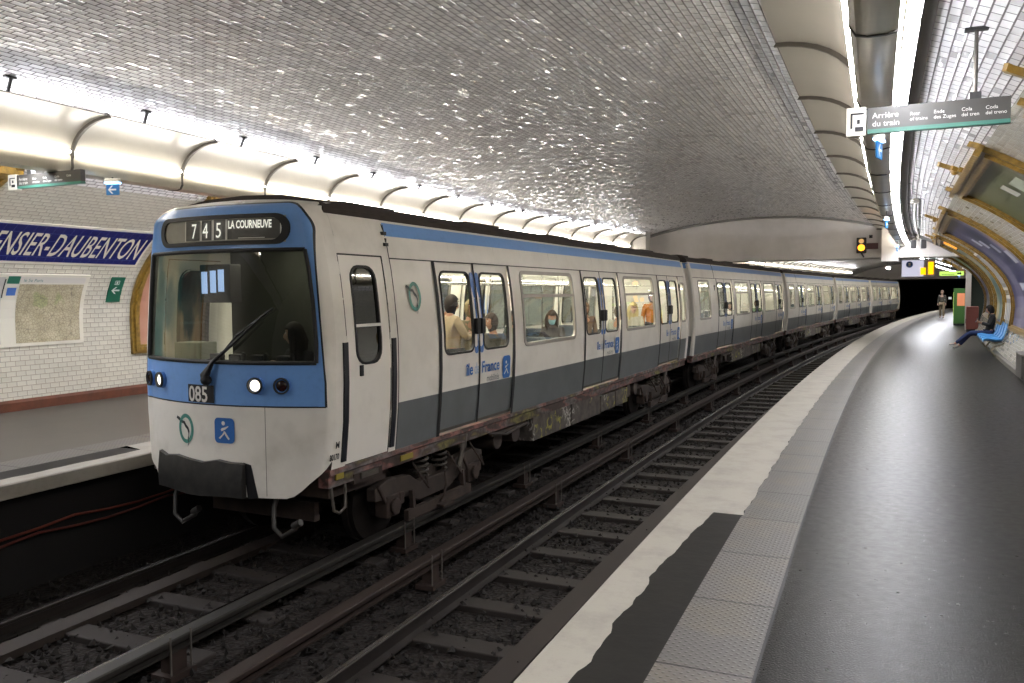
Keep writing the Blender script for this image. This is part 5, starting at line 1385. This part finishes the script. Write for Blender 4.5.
# marker in the tunnel
e = empty('tunnel_marker', P3(79, 3.9, -1.15), 'two small white marker plates on a post in the dark tunnel', 'marker')
mb = MB(); mb.cyl((0, 0, 0), (0, 0, 2.2), .04, 8); mb.build('post', M_dgrey, e)
for dx in (-.1, .35):
    mb = MB(); mb.box((dx, -.05, 2.0+.1*(dx > 0)), (.28, .02, .22)); mb.build('plate', emis('white_marker', 'd0d0d0', .35), e)

# ================================================================== PEOPLE
def skin_mesh(verts, edges, radii, sub=2, root=0):
    me = bpy.data.meshes.new('sk'); me.from_pydata([tuple(v) for v in verts], edges, []); o = bpy.data.objects.new('sk', me); COL.objects.link(o)
    m = o.modifiers.new('s', 'SKIN'); m.use_smooth_shade = True
    for i, d in enumerate(me.skin_vertices[0].data):
        r = radii[i]; d.radius = r if isinstance(r, tuple) else (r, r); d.use_root = (i == root)
    sb = o.modifiers.new('u', 'SUBSURF'); sb.levels = sb.render_levels = sub
    dg = bpy.context.evaluated_depsgraph_get(); r = bpy.data.meshes.new_from_object(o.evaluated_get(dg))
    vs = [Vector(v.co) for v in r.vertices]; fs = [tuple(p.vertices) for p in r.polygons]
    bpy.data.objects.remove(o); bpy.data.meshes.remove(me); bpy.data.meshes.remove(r); return vs, fs
def merge(mb, vf, m=0):
    b = len(mb.v)
    for v in vf[0]: mb.vert(v)
    for f in vf[1]: mb.face([b+i for i in f], None, m)
def head_shape(mb, c, M, s=1., m=0, grow=0., hair=None):
    """c centre, M orientation; face looks along local -y"""
    n = 20; rings = []
    def pt(a, b):
        d = Vector((sin(a)*sin(b), -sin(a)*cos(b), cos(a)))   # b=0 is the face direction
        x, y, z = d.x*.076, d.y*.094, d.z*.118
        if d.z < 0: x *= 1-.3*(-d.z)**1.2; y = y*(1-.12*(-d.z)) - (.012*(-d.z) if d.y < 0 else -.01*(-d.z))
        if hair is None:
            if d.y < -.5:
                nx = abs(d.x)
                if nx < .2 and -.32 < d.z < .12: y -= .022*(1-nx/.2)*(.3+(.12-d.z)/.44)      # nose
                if .2 < nx < .55 and .0 < d.z < .22: y += .008                       # eye sockets
                if nx < .3 and -.62 < d.z < -.42: y -= .006                        # lips
                if nx < .3 and d.z < -.8: y -= .008
        else:
            face = d.y < -.25 and d.z < hair[0] and abs(d.x) < .82
            k = -.03 if face else .014+hair[1]*max(0, -d.z if d.y > -.3 else 0)
            x, y, z = x+d.x*k, y+d.y*k, z+d.z*k
        return c+M @ (Vector((x, y, z))*s)
    for i in range(1, n): rings.append([mb.vert(pt(pi*i/n, 2*pi*k/28)) for k in range(28)])
    t, b = mb.vert(pt(0, 0)), mb.vert(pt(pi, 0))
    for k in range(28): mb.face((t, rings[0][k], rings[0][(k+1) % 28]), None, m); mb.face((b, rings[-1][(k+1) % 28], rings[-1][k]), None, m)
    for A, B in zip(rings, rings[1:]):
        for k in range(28): mb.face((A[k], B[k], B[(k+1) % 28], A[(k+1) % 28]), None, m)
def hand(mb, wrist, tip_dir, palm_n, s=1., curl=.5, m=0):
    """palm with four unequal curled fingers and a thumb leaving its side"""
    w = Vector(wrist); d = Vector(tip_dir).normalized(); nrm = Vector(palm_n).normalized(); nrm = (nrm-d*nrm.dot(d)).normalized(); side = d.cross(nrm)
    vs, fs = skin_mesh([w-d*.02, w+d*.03*s, w+d*.075*s], [(0, 1), (1, 2)], [(.022*s, .022*s), (.034*s, .018*s), (.036*s, .016*s)], 1)
    merge(mb, (vs, fs), m)
    for k, (off, ln) in enumerate(((-.03, .062), (-.01, .074), (.01, .07), (.029, .054))):
        p = w+d*.08*s+side*off*s; P = [p-d*.02*s]; ang = .15; 
        for j in range(3):
            ang += curl*.75; P.append(P[-1]+(d*cos(ang-curl*.5)+nrm*sin(ang-curl*.5))*ln*s*(.45-.07*j))
        mb.tube(P, [.0095*s, .009*s, .008*s, .0065*s], 8, m)
    p = w+d*.025*s-side*.03*s; P = [p, p+(d*.5-side*.8+nrm*.2).normalized()*.035*s, p+(d*.5-side*.8+nrm*.2).normalized()*.035*s+(d*.85-side*.3+nrm*.4).normalized()*.03*s]
    mb.tube(P, [.0125*s, .0105*s, .008*s], 8, m)
STAND = dict(pel=(0, 0, .93), sp=(0, .01, 1.1), ch=(0, .0, 1.3), nk=(0, .01, 1.45), hb=(0, 0, 1.53), sh=(.165, 0, 1.4), el=(.215, .03, 1.13), wr=(.225, -.06, .89), hip=(.09, 0, .9), kn=(.1, -.02, .49), an=(.1, .03, .085), toe=(.115, -.13, .03))
SIT = dict(pel=(0, .05, .56), sp=(0, .08, .74), ch=(0, .06, .95), nk=(0, .03, 1.1), hb=(0, .01, 1.18), sh=(.165, .05, 1.05), el=(.21, -.02, .8), wr=(.14, -.24, .74), hip=(.09, 0, .54), kn=(.11, -.42, .52), an=(.11, -.4, .1), toe=(.12, -.55, .05))
def person(loc, rz, label, base, pose=None, top='2b2b2b', legs='2a2f45', shoe='222222', hair='2a1f18', skin='b98a70', yaw=0., pitch=0., longhair=False, scale=1., lower=True, mask=None, collar=None, group=None, hold=None):
    J = {}
    for k, v in base.items():
        if k in ('sh', 'el', 'wr', 'hip', 'kn', 'an', 'toe'):
            J[k+'R'] = Vector(v); J[k+'L'] = Vector((-v[0], v[1], v[2]))
        else: J[k] = Vector(v)
    for k, v in (pose or {}).items(): J[k] = Vector(v)
    e = empty('person', loc, label, 'person', rz, group); e.scale = (scale,)*3
    ms = mat('skin_'+skin, skin, .5); mt = mat('cloth_'+top, top, .85, dirt=.35, dscale=12, bump=.3); ml = mat('cloth_'+legs, legs, .85, dirt=.3, dscale=12, bump=.3)
    # body: one continuous skinned surface
    names = ['pel', 'sp', 'ch', 'nk', 'hb']; R0 = [(.13, .1), (.115, .09), (.14, .1), .052, .05]
    E = [(0, 1), (1, 2), (2, 3), (3, 4)]; V = [J[n] for n in names]; RR = list(R0)
    for sd in 'RL':
        b = len(V); V += [J['sh'+sd], J['el'+sd], J['wr'+sd]]; RR += [.052, .038, .024]; E += [(2, b), (b, b+1), (b+1, b+2)]
        if lower:
            b = len(V); V += [J['hip'+sd], J['kn'+sd], J['an'+sd], J['toe'+sd]]; RR += [.085, .055, .036, .03]; E += [(0, b), (b, b+1), (b+1, b+2), (b+2, b+3)]
    mb = MB(); merge(mb, skin_mesh(V, E, RR, 2))
    M = Matrix.Rotation(yaw, 3, 'Z') @ Matrix.Rotation(pitch, 3, 'X'); hc = J['hb']+M @ Vector((0, -.02, .09))
    head_shape(mb, hc, M)
    for sx in (-1, 1): mb.sphere(hc+M @ Vector((sx*.076, .008, -.005)), .026, 8, sc=(.35, .7, 1.1))
    for sd in 'RL':
        d = (J['wr'+sd]-J['el'+sd]); hand(mb, J['wr'+sd], d, Vector(((-1 if sd == 'R' else 1), -.25, .0)) if not hold else Vector((0, 0, 1)), 1., .5)
    mb.build('body', ms, e, smooth=60)
    for sx in (-1, 1):
        mb = MB(); mb.sphere(hc+M @ Vector((sx*.03, -.084, .012)), .011, 8, sc=(1.2, .6, .8)); mb.sphere(hc+M @ Vector((sx*.03, -.091, .012)), .005, 6, m=1); mb.build('eye', [mat('eye_white', 'd9d3ca', .3), mat('eye_dark', '1d1612', .3)], e, smooth=60)
        mb = MB(); mb.bar(hc+M @ Vector((sx*.045, -.09, .034)), hc+M @ Vector((sx*.014, -.096, .036)), .006, .005); mb.build('eyebrow', mat('hair_'+hair, hair, .8), e)
    if not mask:
        mb = MB(); mb.sphere(hc+M @ Vector((0, -.096, -.055)), .022, 10, sc=(1.1, .35, .3)); mb.build('mouth', mat('lips', '8c4a42', .5), e, smooth=60)
    else:
        mb = MB(); g = []
        for j in range(6):
            z = -.015-.085*j/5; w = .066-.02*(j/5)**2
            g.append([mb.vert(hc+M @ Vector((w*sin(a), -.012-(.098+.014*sin(pi*j/5))*cos(a)*1., z))) for a in [radians(-80+160*k/10) for k in range(11)]])
        for A, B in zip(g, g[1:]):
            for k in range(10): mb.face((A[k], A[k+1], B[k+1], B[k]))
        mb.build('face_mask', mat('mask_blue', mask, .7), e, smooth=60)
    # hair
    mb = MB(); head_shape(mb, hc, M, 1.04, hair=(.42, .06 if longhair else .012))
    if longhair:
        for sx in (-.055, 0, .055):
            P = [hc+M @ Vector((sx*.9, .05, .03)), hc+M @ Vector((sx*1.2, .085, -.08)), hc+M @ Vector((sx*1.3, .08, -.2)), hc+M @ Vector((sx*1.2, .07, -.28))]; mb.tube(P, [.05, .055, .045, .02], 10)
        for sx in (-1, 1):
            P = [hc+M @ Vector((sx*.06, -.01, .06)), hc+M @ Vector((sx*.085, .0, -.04)), hc+M @ Vector((sx*.085, .0, -.16)), hc+M @ Vector((sx*.08, -.01, -.24))]; mb.tube(P, [.03, .032, .03, .012], 8)
    mb.build('hair', mat('hair_'+hair, hair, .8, dirt=.4, dscale=30, bump=.5), e, smooth=60)
    # jacket
    V = [J['pel']+Vector((0, 0, .0)), J['sp'], J['ch'], J['nk']-Vector((0, 0, .03))]; E = [(0, 1), (1, 2), (2, 3)]; RR = [(.155, .125), (.145, .118), (.165, .125), .075]
    for sd in 'RL':
        b = len(V); V += [J['sh'+sd], J['el'+sd], J['wr'+sd]-(J['wr'+sd]-J['el'+sd])*.08]; RR += [.07, .056, .042]; E += [(2, b), (b, b+1), (b+1, b+2)]
    mb = MB(); merge(mb, skin_mesh(V, E, RR, 2)); mb.build('jacket', mt, e, smooth=60)
    if collar: 
        mb = MB(); c = J['nk']; mb.tube([c+Vector((.07*cos(a), .06*sin(a), .0)) for a in [2*pi*k/12 for k in range(12)]], .025, 8, closed=True); mb.build('collar', mat('cloth_'+collar, collar, .9), e, smooth=60)
    if lower:
        V = [J['pel']-Vector((0, 0, .02))]; E = []; RR = [(.145, .115)]
        for sd in 'RL':
            b = len(V); V += [J['hip'+sd], J['kn'+sd], J['an'+sd]+(J['kn'+sd]-J['an'+sd])*.06]; RR += [.1, .072, .055]; E += [(0, b), (b, b+1), (b+1, b+2)]
        mb = MB(); merge(mb, skin_mesh(V, E, RR, 2)); mb.build('trousers', ml, e, smooth=60)
        for sd in 'RL':
            a, t = J['an'+sd], J['toe'+sd]; d = t-a; mb = MB()
            merge(mb, skin_mesh([a+Vector((0, 0, -.005))-d*.12, a*.55+t*.45+Vector((0, 0, -.008)), t+d*.12], [(0, 1), (1, 2)], [(.045, .045), (.042, .036), (.036, .026)], 2)); mb.build('shoe', mat('shoe_'+shoe, shoe, .6), e, smooth=60)
    return e
# seated on the bench, facing the track, legs stretched out, phone in hand
p_ = P3(14.05, 8.36, 0)
person((p_[0], p_[1], -.06), -path(14.05)[2]-pi/2, 'person in dark jacket and blue jeans sitting on the bench with legs stretched out', SIT,
       pose=dict(pel=(0, -.02, .56), sp=(0, .04, .72), ch=(0, .09, .93), nk=(0, .08, 1.08), hb=(0, .07, 1.16), shR=(.165, .1, 1.03), shL=(-.165, .1, 1.03), elR=(.21, .02, .78), elL=(-.21, .0, .78), wrR=(.1, -.2, .86), wrL=(-.1, -.19, .83),
                 knR=(.1, -.48, .56), knL=(-.09, -.46, .53), anR=(.02, -.86, .22), anL=(-.1, -.75, .16), toeR=(.03, -1.0, .2), toeL=(-.12, -.9, .1)),
       top='23211f', legs='27335a', shoe='a9a7a2', hair='1d1714', yaw=radians(-14), pitch=radians(16), collar='1b1a1a', hold=True)
d_ = Vector((-1, 0, 0))
th = -path(14.05)[2]-pi/2; q_ = Vector((p_[0], p_[1], -.06))+Matrix.Rotation(th, 3, 'Z') @ Vector((0, -.31, .93))
mb = MB(); mb.box((0, 0, 0), (.075, .012, .15)); mb.box((0, .008, 0), (.066, .004, .135), m=1)
tag(mb.build('phone', [M_black, emis('phone_screen', 'c9cdd8', .4)], loc=q_, rot=(radians(-25), 0, th), bevel=.004), 'small phone held up by the person seated on the bench', 'phone')
# walking towards the camera at the far end of the platform
p_ = P3(45, 6.5, 0)
person(p_, -path(45)[2]+radians(-8), 'person in olive grey jacket and tan trousers standing far down the right platform', STAND,
       pose=dict(knR=(.1, -.06, .5), anR=(.1, .0, .09), toeR=(.11, -.16, .035), anL=(-.1, .12, .1), knL=(-.1, .02, .49), toeL=(-.11, -.02, .04)), top='4d4a42', legs='8a7c66', shoe='6b5a48', hair='7a6a5c', skin='c09a84')
# people in the leading car (local x right, y back, z above platform)
def incar(car, x, y, z, rz):
    M = Matrix.Translation(car.location) @ Matrix.Rotation(car.rotation_euler.z, 4, 'Z'); return tuple(M @ Vector((x, y, z))), car.rotation_euler.z+rz
l, r = incar(car1, .3, .95, .06, radians(-12))
person(l, r, 'driver with long dark hair and dark clothes sitting behind the windscreen', SIT, pose=dict(wrR=(.16, -.3, .95), wrL=(-.16, -.3, .95), elR=(.2, -.05, .85), elL=(-.2, -.05, .85), knR=(.1, -.3, .52), knL=(-.1, -.3, .52), anR=(.1, -.28, .1), anL=(-.1, -.28, .1), toeR=(.1, -.4, .05), toeL=(-.1, -.4, .05)), top='1c1c20', legs='1b1b1f', hair='19130f', skin='d0a98f', yaw=radians(-50), longhair=True)
l, r = incar(car1, .78, 6.95, .07, radians(0))
person(l, r, 'passenger with dark hair and pale blue face mask sitting behind the first large window', SIT, top='3b3634', hair='2e1c16', skin='c4937b', yaw=radians(28), pitch=radians(14), longhair=True, mask='8fc0cf', collar='5a4c44')
l, r = incar(car1, .7, 4.85, .06, radians(0)); 
person(l, r, 'passenger in grey clothes sitting at the front edge of the first large window', SIT, top='56534f', hair='3a2a20', skin='b98a70', yaw=radians(-30))
l, r = incar(car1, .1, 6.9, .06, radians(0)); 
person(l, r, 'passenger in dark green clothes on the inner seat behind the masked passenger', SIT, top='3a4238', hair='1f1a16', skin='a97c62', yaw=radians(40))
l, r = incar(car1, .62, 3.75, .02, radians(150)); 
person(l, r, 'passenger in a beige coat standing behind the front leaf of the first door', STAND, pose=dict(elR=(.3, .0, 1.2), wrR=(.38, -.12, 1.4), elL=(-.25, -.1, 1.15), wrL=(-.1, -.25, 1.2)), top='b7a184', legs='3b3a3c', hair='2b211a', scale=.98)
l, r = incar(car1, .68, 4.2, .02, radians(60)); 
person(l, r, 'passenger in an olive beige coat standing behind the rear leaf of the first door', STAND, top='8f8263', legs='2f2f33', hair='8a7a55', scale=.94)
l, r = incar(car1, .65, 9.0, .02, radians(20)); 
person(l, r, 'passenger in a brown jacket standing behind the middle door', STAND, top='6b5340', legs='2b2b2f', hair='7a5c40', scale=.88)
l, r = incar(car1, .72, 11.9, .06, radians(0))
person(l, r, 'passenger with light blond hair and pale jacket sitting behind the second large window', SIT, top='c9c4b0', hair='c8b478', skin='c79d86', yaw=radians(30), longhair=True, scale=1.05)
l, r = incar(car1, .6, 11.2, .06, radians(180))
person(l, r, 'passenger in a pale grey top facing backwards in the second large window', SIT, top='a7a79c', hair='55473a', skin='b98a70')
l, r = incar(car1, .68, 13.6, .02, radians(30)); 
person(l, r, 'passenger in an orange jacket standing behind the last door of the leading car', STAND, top='c97a2a', legs='33323a', hair='3a2a1e')
l, r = incar(cars[1], .72, 1.9, .0, radians(0))
person(l, r, 'passenger in a teal top sitting at the small front window of the second car', SIT, top='6fa39a', hair='4b3a2c', skin='c79d86')
l, r = incar(cars[1], .7, 7.0, .0, radians(0))
person(l, r, 'passenger in a white top sitting behind the first large window of the second car', SIT, top='cfcac0', hair='2c211a')
l, r = incar(cars[1], .7, 11.7, .0, radians(0))
person(l, r, 'passenger in a green top sitting behind the second large window of the second car', SIT, top='5c7a5a', hair='5a4635')
